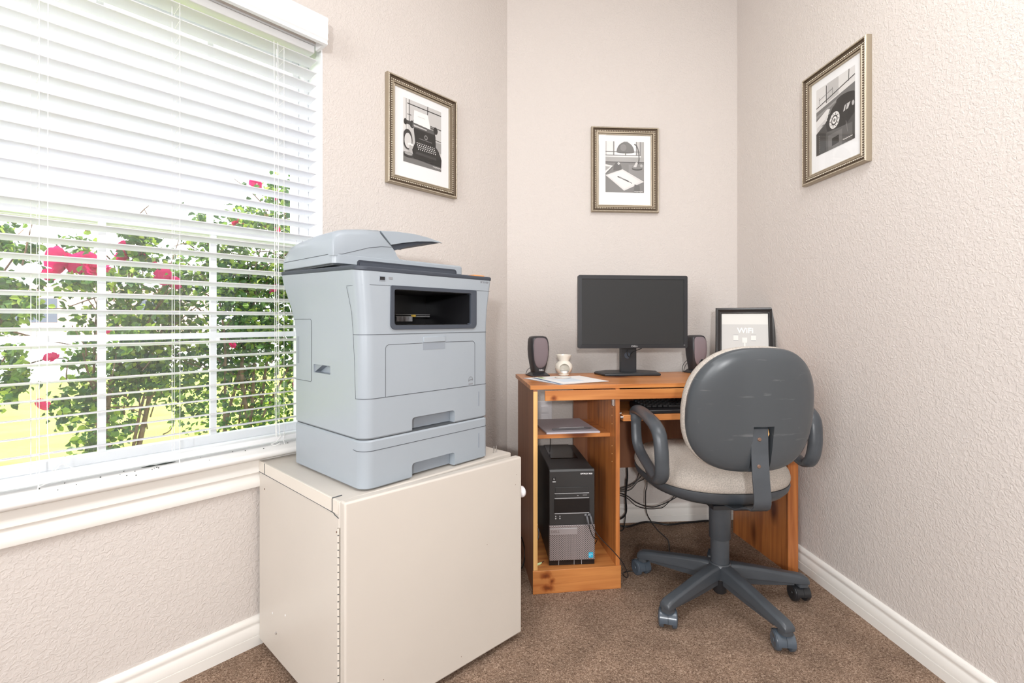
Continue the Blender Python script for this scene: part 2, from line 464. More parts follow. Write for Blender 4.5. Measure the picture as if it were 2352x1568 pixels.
def spline(pts, n=8, closed=False):
    P = [Vector(p) for p in pts]; m = len(P); out = []
    rng = range(m if closed else m - 1)
    for i in rng:
        g = (lambda k: P[k % m]) if closed else (lambda k: P[max(0, min(m - 1, k))])
        p0, p1, p2, p3 = g(i - 1), g(i), g(i + 1), g(i + 2)
        for k in range(n):
            t = k / n
            out.append(0.5 * ((2 * p1) + (p2 - p0) * t + (2 * p0 - 5 * p1 + 4 * p2 - p3) * t * t + (3 * p1 - p0 - 3 * p2 + p3) * t ** 3))
    if not closed: out.append(P[-1])
    return out

def cut(o, mb):
    """carve a cutter shape out of o and keep the result as its mesh"""
    c = mb.build('cutter', M['seam'])
    c.parent = o.parent; c.location = o.location; c.rotation_euler = o.rotation_euler
    bpy.context.view_layer.update()
    md = o.modifiers.new('cut', 'BOOLEAN'); md.operation = 'DIFFERENCE'; md.object = c; md.solver = 'EXACT'
    others = [m for m in o.modifiers if m.name != 'cut']
    for m in others: m.show_viewport = False
    dg = bpy.context.evaluated_depsgraph_get()
    me = bpy.data.meshes.new_from_object(o.evaluated_get(dg))
    o.modifiers.remove(md)
    for m in others: m.show_viewport = True
    o.data = me
    me.shade_smooth(); me.set_sharp_from_angle(angle=R(30))
    bpy.data.objects.remove(c, do_unlink=True)

def text(name, body, size, m, parent, loc, rot, extrude=0.0003, align='CENTER', squeeze=1.0):
    cu = bpy.data.curves.new(name, 'FONT'); cu.body = body; cu.size = size; cu.extrude = extrude
    cu.align_x = align; cu.align_y = 'CENTER'; cu.offset = size * 0.02
    t = bpy.data.objects.new(name, cu); COL.objects.link(t)
    dg = bpy.context.evaluated_depsgraph_get(); dg.update()
    me = bpy.data.meshes.new_from_object(t.evaluated_get(dg))
    bpy.data.objects.remove(t, do_unlink=True)
    me.materials.clear(); me.materials.append(m)
    o = bpy.data.objects.new(name, me); COL.objects.link(o)
    o.parent = parent; o.location = loc; o.rotation_euler = rot; o.scale = (squeeze, 1, 1)
    return o

# ================================================================== room shell
CL = (0.138, 2.40)            # corner window wall / back wall
XR = 1.30                     # right wall
ZC = 2.78
WALLROT = R(225)              # frame of the window wall: x along wall away from corner, y into the room
b = MB(); b.box(-2.6, 1.45, -2.9, 2.55, -0.10, 0.0)
fl = struct(b.build('floor', M['carpet'], merge=False, smooth=0))
# trim the floor outline to the slanting wall
b = MB(); b.prism([(0.165, 2.53), (1.42, 2.53), (1.42, -2.7), (-2.25, -2.7), (-2.25, 0.11)], 2, -0.10, 0.0)
fl.data = b.mesh('floor', M['carpet'])
b = MB(); b.prism([(0.165, 2.53), (1.42, 2.53), (1.42, -2.7), (-2.25, -2.7), (-2.25, 0.11)], 2, ZC, ZC + 0.1)
struct(b.build('ceiling', M['ceiling'], smooth=0))
b = MB(); b.box(0.10, XR + 0.15, 2.40, 2.55, 0, ZC); struct(b.build('wall_back', M['wall'], smooth=0))
b = MB(); b.box(XR, XR + 0.15, -2.7, 2.40, 0, ZC); struct(b.build('wall_right', M['wall'], smooth=0))
b = MB(); b.box(-2.15, XR, -2.75, -2.6, 0, ZC); struct(b.build('wall_front', M['wall'], smooth=0))
b = MB(); b.box(-2.25, -2.10, -2.75, 0.15, 0, ZC); struct(b.build('wall_far_left', M['wall'], smooth=0))
OX0, OX1, OZ0, OZ1 = 0.952, 2.10, 0.600, 1.935
b = MB()
b.box(0.0, OX0, -0.15, 0, 0, ZC); b.box(OX1, 3.17, -0.15, 0, 0, ZC)
b.box(OX0, OX1, -0.15, 0, 0, OZ0 - 0.023); b.box(OX0, OX1, -0.15, 0, OZ1, ZC)
struct(b.build('wall_left', M['wall'], loc=(*CL, 0), rot=(0, 0, WALLROT), smooth=0))

def bb_profile(t=0.015, h=0.088):
    return [(0, 0), (t, 0), (t, 0.030), (t - 0.003, 0.0305), (t - 0.003, 0.032), (t - 0.001, 0.033), (t - 0.001, 0.056),
            (t - 0.0045, 0.061), (t - 0.0055, 0.066), (t - 0.003, 0.071), (t - 0.0035, 0.078), (t - 0.007, 0.084), (t - 0.011, h), (0, h)]
def baseboard(name, length, loc, rz, t=0.015):
    b = MB(); b.prism(bb_profile(t), 0, 0, length)
    return struct(b.build(name, M['trim'], loc=loc, rot=(0, 0, rz), smooth=50))
# local y = into the room
baseboard('baseboard_left', 3.1, (*CL, 0), WALLROT)
baseboard('baseboard_back', 1.145, (XR - 0.0155, 2.40, 0), R(180))
baseboard('baseboard_right', 4.9, (XR, -2.5, 0), R(90))

# ------------------------------------------------------------------ window
wl = bpy.data.objects.new('window_1', None); COL.objects.link(wl); struct(wl)
wl.location = (*CL, 0); wl.rotation_euler = (0, 0, WALLROT)
# white returns (jamb liner)
b = MB()
b.box(OX0, OX0 + 0.006, -0.149, -0.0005, OZ0, OZ1); b.box(OX1 - 0.006, OX1, -0.149, -0.0005, OZ0, OZ1); b.box(OX0 + 0.006, OX1 - 0.006, -0.149, -0.0005, OZ1 - 0.006, OZ1)
b.build('jamb_liner', M['vinyl'], wl)
yo, yi = -0.145, -0.095
fx0, fx1, fz0, fz1 = OX0 + 0.006, OX1 - 0.006, OZ0 + 0.002, OZ1 - 0.006
def rect_frame(b, x0, x1, z0, z1, w, y0, y1, wb=None, wt=None):
    wb = wb or w; wt = wt or w
    b.box(x0, x0 + w, y0, y1, z0, z1); b.box(x1 - w, x1, y0, y1, z0, z1)
    b.box(x0 + w, x1 - w, y0, y1, z0, z0 + wb); b.box(x0 + w, x1 - w, y0, y1, z1 - wt, z1)
b = MB(); rect_frame(b, fx0, fx1, fz0, fz1, 0.018, yo, yi + 0.008, wb=0.018)
b.build('window_frame', M['vinyl'], wl, bevel=0.002)
mz = 1.285
def sash(z0, z1, y0, y1, nm):
    b = MB(); rect_frame(b, fx0 + 0.018, fx1 - 0.018, z0, z1, 0.022, y0, y1, wb=0.026)
    o = b.build('sash', M['vinyl'], wl, bevel=0.002)
    x0, x1 = fx0 + 0.04, fx1 - 0.04
    yc = (y0 + y1) / 2
    b = MB()
    for s in (1.255, 1.524, 1.79):
        b.box(s - 0.0085, s + 0.0085, yc - 0.006, yc + 0.006, z0 + 0.022, z1 - 0.022)
    zc = (z0 + z1) / 2
    b.box(x0, x1, yc - 0.0055, yc + 0.0055, zc - 0.0085, zc + 0.0085)
    b.build('muntin', M['vinyl'], o, smooth=0)
    b = MB(); b.box(x0, x1, yc - 0.0015, yc + 0.0015, z0 + 0.024, z1 - 0.022)
    b.build('pane', M['glass'], o, smooth=0)
sash(fz0 + 0.018, mz, yo + 0.026, yi, 'lower')
sash(mz - 0.024, fz1 - 0.018, yo, yo + 0.024, 'upper')
b = MB(); b.box(1.135, 1.175, yi, yi + 0.008, mz - 0.002, mz + 0.012); b.box(1.14, 1.15, yi + 0.008, yi + 0.012, mz, mz + 0.008)
b.build('sash_lock', M['vinyl'], wl, bevel=0.002)
# stool (inner sill) and apron moulding
b = MB(); b.prism([(-0.15, 0.577), (0.040, 0.577), (0.048, 0.581), (0.052, 0.588), (0.050, 0.595), (0.044, 0.5995), (-0.15, 0.602)], 0, OX0 - 0.05, OX1 + 0.05)
st = struct(b.build('trim_1', M['sill'], loc=(*CL, 0), rot=(0, 0, WALLROT), smooth=50))
b = MB(); b.prism([(0, 0.577), (0.020, 0.577), (0.0195, 0.556), (0.017, 0.552), (0.017, 0.545), (0.0205, 0.541), (0.0205, 0.534), (0.012, 0.527), (0.011, 0.522), (0.0185, 0.512), (0.0205, 0.498), (0.018, 0.489), (0.012, 0.487), (0, 0.487)], 0, OX0 - 0.03, OX1 + 0.03)
struct(b.build('trim_2', M['trim'], loc=(*CL, 0), rot=(0, 0, WALLROT), smooth=50))
# chips of old dirt along the back of the stool
b = MB()
for (s, y, l) in [(1.40, -0.026, 0.05), (1.435, -0.028, 0.035)]:
    b.tube([(s - l / 2, y, 0.6015), (s, y + 0.003, 0.6025), (s + l / 2, y - 0.002, 0.6015)], [0.0006, 0.0024, 0.0005], 6)
for k in range(26):
    s = random.uniform(0.98, 1.75); y = random.uniform(-0.03, 0.04); r = random.uniform(0.0006, 0.0013)
    b.tube([(s - r, y, 0.6013), (s + r, y, 0.6017)], r, 5)
o = b.build('sill_dirt', M['dirt'], loc=(*CL, 0), rot=(0, 0, WALLROT)); tag(o, 'dark crumbs and flakes lying on the white window sill below the blind', 'dirt'); o['kind'] = 'stuff'

# ------------------------------------------------------------------ blind
bl = thing('window_blind', 'white two inch slatted blind hanging half open in the left window', 'window blind', (*CL, 0), WALLROT)
bx0, bx1 = 0.972, 2.085
b = MB()
b.prism([(0.055, 1.912), (0.064, 1.914), (0.0615, 1.925), (0.066, 1.930), (0.063, 1.945), (0.067, 1.952), (0.064, 1.985), (0.068, 1.994), (0.064, 2.003), (0.052, 2.003), (0.052, 1.912)], 0, bx0 - 0.005, bx1 + 0.015)
b.box(bx0 - 0.005, bx0 + 0.005, 0.001, 0.052, 1.912, 2.003); b.box(bx1 + 0.005, bx1 + 0.015, 0.001, 0.052, 1.912, 2.003)
b.build('valance', M['valance'], bl, smooth=40)
b = MB(); b.box(bx0 + 0.008, bx1, -0.052, 0.0, 1.903, 1.9285); b.build('head_rail', M['valance'], bl, bevel=0.002)
b = MB(); nsl = 28; zt, zb = 1.8795, 0.6795
tilt = R(9)
zs = [zt - (zt - zb) * i / nsl for i in range(nsl + 1)]
for z in zs:
    prof = []
    for k in range(7):
        t = -1 + 2 * k / 6; d = 0.025 * t
        cr = 0.0022 * (1 - t * t)
        prof.append((-0.026 + d * cos(tilt) - cr * sin(tilt), z + d * sin(tilt) + cr * cos(tilt)))
    low = [(p[0], p[1] - 0.0026) for p in reversed(prof)]
    b.prism(prof + low, 0, bx0, bx1)
b.build('slats', M['blind'], bl, smooth=35)
b = MB(); b.prism(rrect(-0.051, -0.001, 0.612, 0.628, 0.004, 3), 0, bx0, bx1); b.build('bottom_rail', M['valance'], bl, smooth=40)
for s in (1.083, 1.371, 1.655, 1.94):
    b = MB()
    b.tube([(s, 0.0, 1.885), (s, 0.0, 0.618)], 0.0007, 5); b.tube([(s, -0.052, 1.885), (s, -0.052, 0.618)], 0.0007, 5)
    b.tube([(s + 0.012, -0.026, 1.885), (s + 0.012, -0.026, 0.618)], 0.0009, 5)
    for z in zs: b.tube([(s, -0.0515, z - 0.006), (s, 0.0, z - 0.001)], 0.0005, 4)
    b.tube(spline([(s, -0.004, 0.614), (s + 0.002, 0.004, 0.609), (s + 0.004, 0.012, 0.6035)], 5), 0.0011, 5)
    b.build('ladder_cord', M['cord'], bl)
b = MB()
for dx in (0.0, 0.012):
    b.tube(spline([(1.105 + dx, 0.006, 1.885), (1.104 + dx, 0.008, 1.3), (1.103 + dx, 0.009, 0.72), (1.10 + dx, 0.012, 0.63)], 6), 0.0009, 5)
b.tube(spline([(1.10, 0.012, 0.63), (1.115, 0.014, 0.615), (1.13, 0.016, 0.612), (1.118, 0.018, 0.606), (1.105, 0.02, 0.612)], 6), 0.0009, 5)
b.build('pull_cord', M['cord'], bl)
b = MB()
b.tube(spline([(1.640, 0.006, 1.885), (1.641, 0.008, 1.2), (1.640, 0.009, 0.69), (1.615, 0.012, 0.655), (1.59, 0.015, 0.634), (1.63, 0.018, 0.622), (1.66, 0.02, 0.612)], 6), 0.0009, 5)
b.build('pull_cord', M['cord'], bl)

# ================================================================== outside
b = MB(); b.add([(-60, -20, -0.02), (60, -20, -0.02), (60, 80, -0.02), (-60, 80, -0.02)], [(0, 1, 2, 3)])
o = b.build('street', M['street'], smooth=0); struct(o)
b = MB()
# lawn strip running parallel to the wall
def wpt(s, y, z=0.0):
    a = WALLROT
    return (CL[0] + s * cos(a) - y * sin(a), CL[1] + s * sin(a) + y * cos(a), z)
b.add([wpt(-30, -0.16, 0), wpt(30, -0.16, 0), wpt(30, -9.5, 0.0), wpt(-30, -9.5, 0.0)], [(0, 1, 2, 3)])
b.add([wpt(-30, -0.16, -0.02), wpt(30, -0.16, -0.02), wpt(30, -9.5, -0.02), wpt(-30, -9.5, -0.02)], [(3, 2, 1, 0)])
o = b.build('lawn', M['grass'], smooth=0, merge=False); struct(o)

def house(x, y, rz):
    h = thing('house', 'pale pinkish stucco house far across the street, glimpsed through the rose bushes', 'house', (x, y, -0.02), rz)
    b = MB(); b.box(-5, 5, 0, 7, 0, 2.7); b.build('wall', M['stucco'], h, smooth=0)
    b = MB(); b.prism([(-0.5, 2.7), (3.5, 4.4), (7.5, 2.7)], 0, -5.4, 5.4); b.build('roof', M['roof'], h, smooth=0)
    for xx in (-2.6, 2.2):
        b = MB(); b.box(xx - 0.8, xx + 0.8, -0.05, 0.02, 0.9, 2.1); b.build('window', M['window_dark'], h, smooth=0)
house(-19.5, 27.0, R(30))

def leaf(b, p, size, rnd):
    n = Vector((rnd.gauss(0, 1), rnd.gauss(0, 1), rnd.gauss(0.6, 0.8))).normalized()
    a = n.orthogonal().normalized(); a = Matrix.Rotation(rnd.uniform(0, 2 * pi), 3, n) @ a
    c = n.cross(a)
    L, w = size, size * 0.36
    f = 0.18 * size
    P = Vector(p)
    pts = [P, P + a * L * 0.3 + c * w + n * f, P + a * L * 0.7 + c * w * 0.8 + n * f, P + a * L, P + a * L * 0.7 - c * w * 0.8 + n * f, P + a * L * 0.3 - c * w + n * f, P + a * L * 0.5]
    b.add(pts, [(0, 6, 2, 1), (6, 3, 2), (0, 5, 4, 6), (6, 4, 3)])

def petal_flower(seed):
    rnd = random.Random(seed); b = MB()
    for ring, (n, r, h, up) in enumerate(((8, 0.036, 0.004, 0.35), (7, 0.029, 0.010, 0.7), (6, 0.020, 0.014, 1.1), (4, 0.011, 0.018, 1.4))):
        for k in range(n):
            a = 2 * pi * (k + 0.5 * ring) / n + rnd.uniform(-.2, .2)
            d = Vector((cos(a), sin(a), 0)); t = Vector((-sin(a), cos(a), 0))
            w = r * 0.46 * rnd.uniform(.8, 1.25); r_0 = r; r = r * rnd.uniform(.8, 1.2); u_ = up * rnd.uniform(.6, 1.3)
            p0 = d * r * 0.1 + Vector((0, 0, h * 0.2)); p1 = d * r * 0.65 + Vector((0, 0, h * 0.2 + r * 0.25 * u_)); p2 = d * r + Vector((0, 0, h * 0.2 + r * u_))
            b.add([p0, p1 + t * w, p2 + t * w * 0.7, p2 * 1.04, p2 - t * w * 0.7, p1 - t * w, p1 * 0.95 - Vector((0, 0, r * 0.08))],
                  [(0, 6, 1), (6, 2, 1), (6, 3, 2), (6, 4, 3), (6, 5, 4), (0, 5, 6)])
            r = r_0
    return b.mesh('rose_flower', M['rose'])
FL = [petal_flower(k) for k in range(3)]
for me in FL: me.shade_smooth()

def bush(name, label, trunk, clumps, flowers, seed, nstem=5):
    rnd = random.Random(seed)
    o = thing('rose_bush', label, 'rose bush', wpt(trunk[0], trunk[1], 0), WALLROT, None)
    ox, oy = trunk
    # local frame: x along wall, y to the room
    b = MB()
    for k in range(nstem):
        c = clumps[k % len(clumps)]
        tx = c[0] - ox + rnd.uniform(-.5, .5) * c[2]; ty = c[4] - oy + rnd.uniform(-.05, .05); tz = c[1] + rnd.uniform(0, .7) * c[3]
        sx = rnd.uniform(-.05, .05)
        p = [(sx, rnd.uniform(-.04, .04), 0), (sx + tx * .15 + rnd.uniform(-.02, .02), ty * .2, tz * .35), (tx * .55 + rnd.uniform(-.04, .04), ty * .6, tz * .68), (tx, ty, tz)]
        q = spline(p, 6); r0 = 0.016 if k < 2 else 0.009
        b.tube(q, [r0 * (1 - .75 * i / (len(q) - 1)) for i in range(len(q))], 6)
    for c in clumps:
        for k in range(int(c[5] / 45)):
            p0 = Vector((c[0] - ox + rnd.gauss(0, .3) * c[2], c[4] - oy + rnd.gauss(0, .2) * .2, c[1] + rnd.gauss(0, .3) * c[3]))
            d = Vector((rnd.gauss(0, 1), rnd.gauss(0, .7), rnd.gauss(.6, .8))).normalized() * rnd.uniform(.08, .2)
            b.tube(spline([p0, p0 + d * .5 + Vector((rnd.uniform(-.02, .02), 0, rnd.uniform(-.02, .02))), p0 + d], 3), [0.003, .0028, .0026, .0023, .002, .0017, .0014], 5)
    b.build('stems', M['bark'], o)
    b = MB()
    for (cx, cz, rx, rz, cy, n) in clumps:
        sub = [(rnd.uniform(-1, 1), rnd.uniform(-1, 1), rnd.uniform(-1, 1)) for _ in range(max(4, n // 26))]
        sub = [q for q in sub if q[0] ** 2 + q[1] ** 2 + q[2] ** 2 < 1.05] or [(0, 0, 0)]
        for k in range(int(n * 1.8)):
            q = rnd.choice(sub); s = 0.19
            x = q[0] + rnd.gauss(0, s); y = q[1] + rnd.gauss(0, s); z = q[2] + rnd.gauss(0, s)
            yy = cy + y * 0.22
            yy = min(yy, -0.24)
            leaf(b, (cx - ox + x * rx, yy - oy, cz + z * rz), rnd.uniform(.015, .031), rnd)
    b.build('leaves', M['leaf'], o, merge=False, smooth=0)
    for i, (s, z, y, sc) in enumerate(flowers):
        f = bpy.data.objects.new('flower', FL[i % 3]); COL.objects.link(f); f.parent = o
        f.location = (s - ox, y - oy, z); f.scale = (sc, sc, sc)
        f.rotation_euler = (R(-65 + rnd.uniform(-20, 20)), R(rnd.uniform(-25, 25)), rnd.uniform(0, 6))
# clumps: s, z, rs, rz, y, leaves
bush('r', 'tall dense rose bush outside the right part of the window, reaching highest', (0.98, -0.70),
     [(0.92, 0.72, .27, .27, -0.70, 1300), (0.90, 1.02, .27, .25, -0.68, 1600), (0.89, 1.27, .24, .20, -0.66, 1300), (0.80, 1.50, .20, .17, -0.66, 520), (0.62, 1.0, .16, .5, -0.62, 700), (1.14, 1.33, .06, .10, -0.68, 60)],
     [(1.02, 1.385, -0.60, 1.1), (0.84, 1.385, -0.6, .8), (0.76, .73, -0.55, 1.0), (0.74, .66, -0.56, .8), (0.86, 1.13, -.58, .7), (0.80, 1.17, -.58, .6), (0.93, 1.58, -.6, .7), (0.74, 1.62, -.6, .8), (1.10, 1.40, -.62, .7), (0.86, 1.55, -.6, .6), (1.05, .90, -.55, .5)], 11, 7)
bush('m', 'middle rose bush outside the window with pink blooms, between the two others', (1.42, -0.72),
     [(1.34, 0.68, .16, .22, -0.70, 760), (1.30, 0.95, .17, .18, -0.68, 900), (1.40, 1.14, .17, .14, -0.68, 560), (1.33, 1.32, .10, .09, -0.68, 150), (1.17, 1.02, .10, .30, -0.72, 330), (1.50, 0.86, .10, .22, -0.62, 240)],
     [(1.545, 1.20, -.60, 1.25), (1.50, 1.19, -.60, 1.25), (1.46, 1.185, -.6, 1.0), (1.375, 1.24, -.6, 1.0), (1.345, 1.235, -.6, .7), (1.26, 1.165, -.6, .9), (1.235, 1.14, -.6, .7), (1.30, 1.21, -.6, .5), (1.58, 1.145, -.6, .6), (1.47, 1.33, -.62, .6), (1.54, 1.335, -.62, .6), (1.61, .735, -.5, .6), (1.44, .965, -.55, .4), (1.58, .88, -.52, .5)], 23, 6)
bush('l', 'leftmost rose bush outside the window, sparse above the bright lawn', (1.98, -0.74),
     [(1.68, 1.31, .09, .05, -0.68, 170), (1.69, 1.02, .12, .10, -0.66, 620), (1.95, 0.95, .25, .40, -0.72, 1200), (1.68, 0.86, .07, .10, -0.60, 190), (1.70, 1.2, .10, .06, -0.66, 110)],
     [(1.73, 1.04, -.55, .6), (1.80, 1.24, -.6, .8)], 37, 5)

# ================================================================== pictures
def picture(label, cx, cy, cz, rz, art, w=0.340, h=0.420):
    """local frame: x right seen from the room, y = towards the wall, front at y=0..-0.02, back on the wall"""
    t = thing('framed_picture', label, 'picture', (cx, cy, cz), rz, 'gold framed prints on the walls')
    prof = [(0, 0.0, 0), (0, 0.016, 0), (0.0015, 0.020, 0), (0.004, 0.0225, 0), (0.008, 0.021, 0), (0.010, 0.015, 1), (0.0145, 0.0125, 1), (0.016, 0.014, 1), (0.024, 0.0145, 1), (0.0255, 0.0165, 0), (0.030, 0.0165, 0), (0.0315, 0.012, 1), (0.0335, 0.013, 0), (0.037, 0.012, 0), (0.0385, 0.006, 0), (0.0385, 0, 0)]
    b = MB(); rings = []
    for d, hh, mi in prof:
        rings.append([(x, -hh, z) for x, z in ((-w / 2 + d, -h / 2 + d), (w / 2 - d, -h / 2 + d), (w / 2 - d, h / 2 - d), (-w / 2 + d, h / 2 - d))])
    for i in range(len(rings) - 1): b.loft([rings[i], rings[i + 1]], cap=False, mi=prof[i + 1][2])
    fr = b.build('frame', [M['gold'], M['gold_dk']], t, smooth=25)
    # beading: one row on the rim, one in the channel
    b = MB()
    def bead(x, z, y, r, rl, horiz):
        pts = []
        for k in range(4):
            a = pi * k / 3; rr = r * sin(a) + 1e-5; l = -rl * cos(a)
            ring = []
            for j in range(6):
                q = 2 * pi * j / 6
                if horiz: ring.append((x + l, y - rr * sin(q), z + rr * cos(q)))
                else: ring.append((x + rr * cos(q), y - rr * sin(q), z + l))
            pts.append(ring)
        b.loft(pts, cap=False)
    for d, y, r, step, rl in ((0.005, -0.0212, 0.0022, 0.0062, 0.0026), (0.020, -0.0145, 0.0034, 0.0085, 0.0032), (0.0352, -0.0125, 0.0011, 0.0042, 0.0013)):
        nx = int((w - 2 * d) / step); nz = int((h - 2 * d) / step)
        for i in range(nx + 1):
            x = -(w / 2 - d) + (w - 2 * d) * i / nx
            bead(x, h / 2 - d, y, r, rl, True); bead(x, -h / 2 + d, y, r, rl, True)
        for i in range(1, nz):
            z = -(h / 2 - d) + (h - 2 * d) * i / nz
            bead(-w / 2 + d, z, y, r, rl, False); bead(w / 2 - d, z, y, r, rl, False)
    b.build('beading', M['gold_lt'], fr, smooth=60, merge=False)
    b = MB(); b.box(-w / 2 + 0.036, w / 2 - 0.036, -0.0065, -0.0015, -h / 2 + 0.036, h / 2 - 0.036)
    b.build('mat_board', M['mat_board'], t, smooth=0)
    pw, ph = 0.194, 0.252
    z0 = -h / 2 + 0.0415 + 0.058
    L = []; 
    class A:
        def __init__(s): s.b = MB(); s.ms = []; s.k = 0
        def poly(s, g, pts):
            m = gray(g)
            if m not in s.ms: s.ms.append(m)
            s.k += 1; y = -0.0066 - 0.00004 * s.k
            s.b.add([((u - 0.5) * pw, y, z0 + v * ph) for u, v in [(min(1, max(0, p[0])), min(1, max(0, p[1]))) for p in pts]], [tuple(range(len(pts)))], s.ms.index(m))
        def ell(s, g, cx, cy, rx, ry, a0=0, a1=360, n=20, rot=0):
            c, q = cos(R(rot)), sin(R(rot)); P = []
            for i in range(n + 1):
                a = R(a0 + (a1 - a0) * i / n); ex, ey = rx * cos(a), ry * sin(a)
                P.append((cx + ex * c - ey * q, cy + ex * q + ey * c))
            s.poly(g, P)
        def line(s, g, p, wd):
            for (x0, y0), (x1, y1) in zip(p[:-1], p[1:]):
                dx, dy = x1 - x0, y1 - y0; l = math.hypot(dx, dy) or 1; nx, ny = -dy / l * wd / 2, dx / l * wd / 2
                s.poly(g, [(x0 + nx, y0 + ny), (x1 + nx, y1 + ny), (x1 - nx, y1 - ny), (x0 - nx, y0 - ny)])
        def sign(s, x, y, wd):
            P = [(x + wd * i / 14, y + 0.012 * sin(i * 2.3) * (1.4 if i % 5 == 0 else 0.7)) for i in range(15)]
            s.line(0.97, P, 0.007)
    a = A(); art(a)
    a.b.build('print', a.ms, t, smooth=0, merge=False)
    b = MB(); b.box(-w / 2 + 0.0375, w / 2 - 0.0375, -0.0115, -0.0105, -h / 2 + 0.0375, h / 2 - 0.0375)
    b.build('glass', glass_mat('picture_glass', refl=0.035), t, smooth=0)
    return t

def art_typewriter(a):
    a.poly(.82, [(0, 0), (1, 0), (1, 1), (0, 1)])
    a.poly(.90, [(0, .3), (.12, .3), (.12, 1), (0, 1)]); a.poly(.76, [(.06, .3), (.09, .3), (.09, 1), (.06, 1)])
    a.line(.25, [(.1, .93), (.62, .93), (1, .93)], .016); a.line(.3, [(.16, .6), (.16, 1)], .014); a.line(.25, [(.62, .78), (.63, 1)], .018)
    a.line(.3, [(.7, .70), (1, .69)], .014); a.line(.35, [(.1, .76), (.2, .76)], .012); a.line(.35, [(.8, .5), (1, .49)], .012)
    a.poly(.68, [(.82, .3), (1, .3), (1, .47), (.82, .46)])
    a.poly(.52, [(0, 0), (1, 0), (1, .13), (0, .12)]); a.poly(.62, [(0, .1), (.5, .08), (1, .1), (1, .13), (0, .16)])
    a.poly(.20, [(.26, .10), (.99, .08), (1, .22), (.92, .33), (.85, .38), (.84, .55), (.80, .64), (.30, .62), (.26, .56), (.30, .35), (.22, .22)])
    a.poly(.13, [(.30, .36), (.84, .36), (.84, .55), (.29, .56)])
    a.ell(.60, .58, .485, .045, .038); a.ell(.15, .58, .485, .026, .022)
    a.line(.5, [(.40, .435), (.74, .43)], .012)
    a.poly(.30, [(.05, .60), (.22, .60), (.22, .66), (.05, .66)]); a.ell(.16, .05, .63, .04, .05); a.ell(.22, .22, .62, .06, .06)
    a.poly(.42, [(.22, .58), (.80, .58), (.84, .68), (.24, .70)]); a.poly(.80, [(.26, .60), (.60, .60), (.60, .615), (.26, .63)]); a.line(.7, [(.26, .66), (.8, .645)], .010)
    a.ell(.18, .84, .65, .06, .06)
    a.poly(.96, [(.25, .66), (.27, .86), (.63, .86), (.70, .64)]); a.line(.8, [(.36, .78), (.55, .78)], .006)
    a.poly(.10, [(.24, .24), (.88, .24), (.80, .37), (.32, .37)])
    for r in range(4):
        for c in range(10): a.ell(.93, .345 + .05 * c + .012 * r - .004 * c * 0, .355 - .032 * r, .013, .010, n=8)
    a.poly(.12, [(.24, .09), (.99, .07), (1, .2), (.88, .22), (.26, .22)]); a.poly(.30, [(.3, .17), (.85, .16), (.85, .20), (.32, .21)])
    a.ell(.25, .10, .36, .12, .16); a.ell(.86, .11, .34, .09, .12); a.ell(.95, .17, .29, .07, .022); a.poly(.75, [(.13, .12), (.20, .12), (.19, .28), (.14, .28)])
    a.ell(.22, .12, .12, .15, .04); a.ell(.7, .12, .135, .10, .022)
    a.sign(.76, .045, .22)
def art_lamp(a):
    a.poly(.80, [(0, 0), (1, 0), (1, 1), (0, 1)])
    a.poly(.93, [(.03, .73), (.2, .73), (.2, 1), (.03, 1)]); a.poly(.95, [(.24, .73), (.79, .73), (.79, 1), (.24, 1)])
    a.line(.55, [(.21, .73), (.21, 1)], .02); a.line(.5, [(.80, .73), (.80, 1)], .02); a.line(.42, [(.9, .73), (.9, 1)], .018)
    a.line(.45, [(0, .80), (.9, .80)], .014); a.line(.5, [(0, .73), (.92, .73)], .014)
    a.poly(.93, [(0, .70), (.92, .70), (.92, .72), (0, .72)]); a.poly(.72, [(.92, .60), (1, .60), (1, 1), (.92, 1)])
    a.poly(.70, [(0, .60), (1, .60), (1, .69), (0, .69)])
    a.poly(.54, [(0, 0), (1, 0), (1, .595), (0, .595)]); a.poly(.60, [(.6, .3), (1, .25), (1, .55), (.6, .55)])
    a.line(.3, [(0, .595), (1, .595)], .014)
    a.line(.3, [(.745, .95), (.80, .93), (.84, .86), (.865, .76), (.87, .66), (.855, .56)], .026); a.line(.6, [(.835, .87), (.86, .77), (.865, .66)], .006)
    a.ell(.47, .515, .79, .23, .20, 0, 180); a.ell(.40, .515, .79, .23, .022, 180, 360); a.poly(.55, [(.45, .985), (.6, .985), (.57, 1), (.48, 1)]); a.ell(.56, .46, .88, .08, .07)
    a.line(.3, [(.52, .77), (.52, .73)], .02)
    a.ell(.30, .82, .47, .14, .035); a.ell(.55, .82, .50, .145, .04); a.poly(.85, [(.72, .50), (.79, .60), (.84, .59), (.80, .5)]); a.ell(.75, .93, .53, .03, .03)
    a.poly(.40, [(.20, .43), (.42, .43), (.41, .52), (.36, .58), (.26, .58), (.21, .52)]); a.ell(.93, .34, .567, .03, .022); a.ell(.55, .34, .567, .014, .010)
    a.poly(.92, [(0, .37), (.19, .52), (.0, .55)]); a.poly(.7, [(0, .42), (.13, .50), (0, .51)]); a.line(.25, [(0, .36), (.19, .50)], .008)
    a.poly(.88, [(0, .335), (.44, .455), (1.0, .215), (.48, .035)]); a.poly(.92, [(.06, .33), (.43, .43), (.9, .215), (.48, .07)])
    a.line(.18, [(.31, .312), (.40, .285), (.60, .215)], .024); a.line(.3, [(.60, .215), (.69, .18)], .012); a.line(.97, [(.34, .305), (.5, .255)], .004)
    a.poly(.45, [(.73, 0), (.9, 0), (.88, .14), (.75, .16)])
    a.sign(.74, .022, .22)
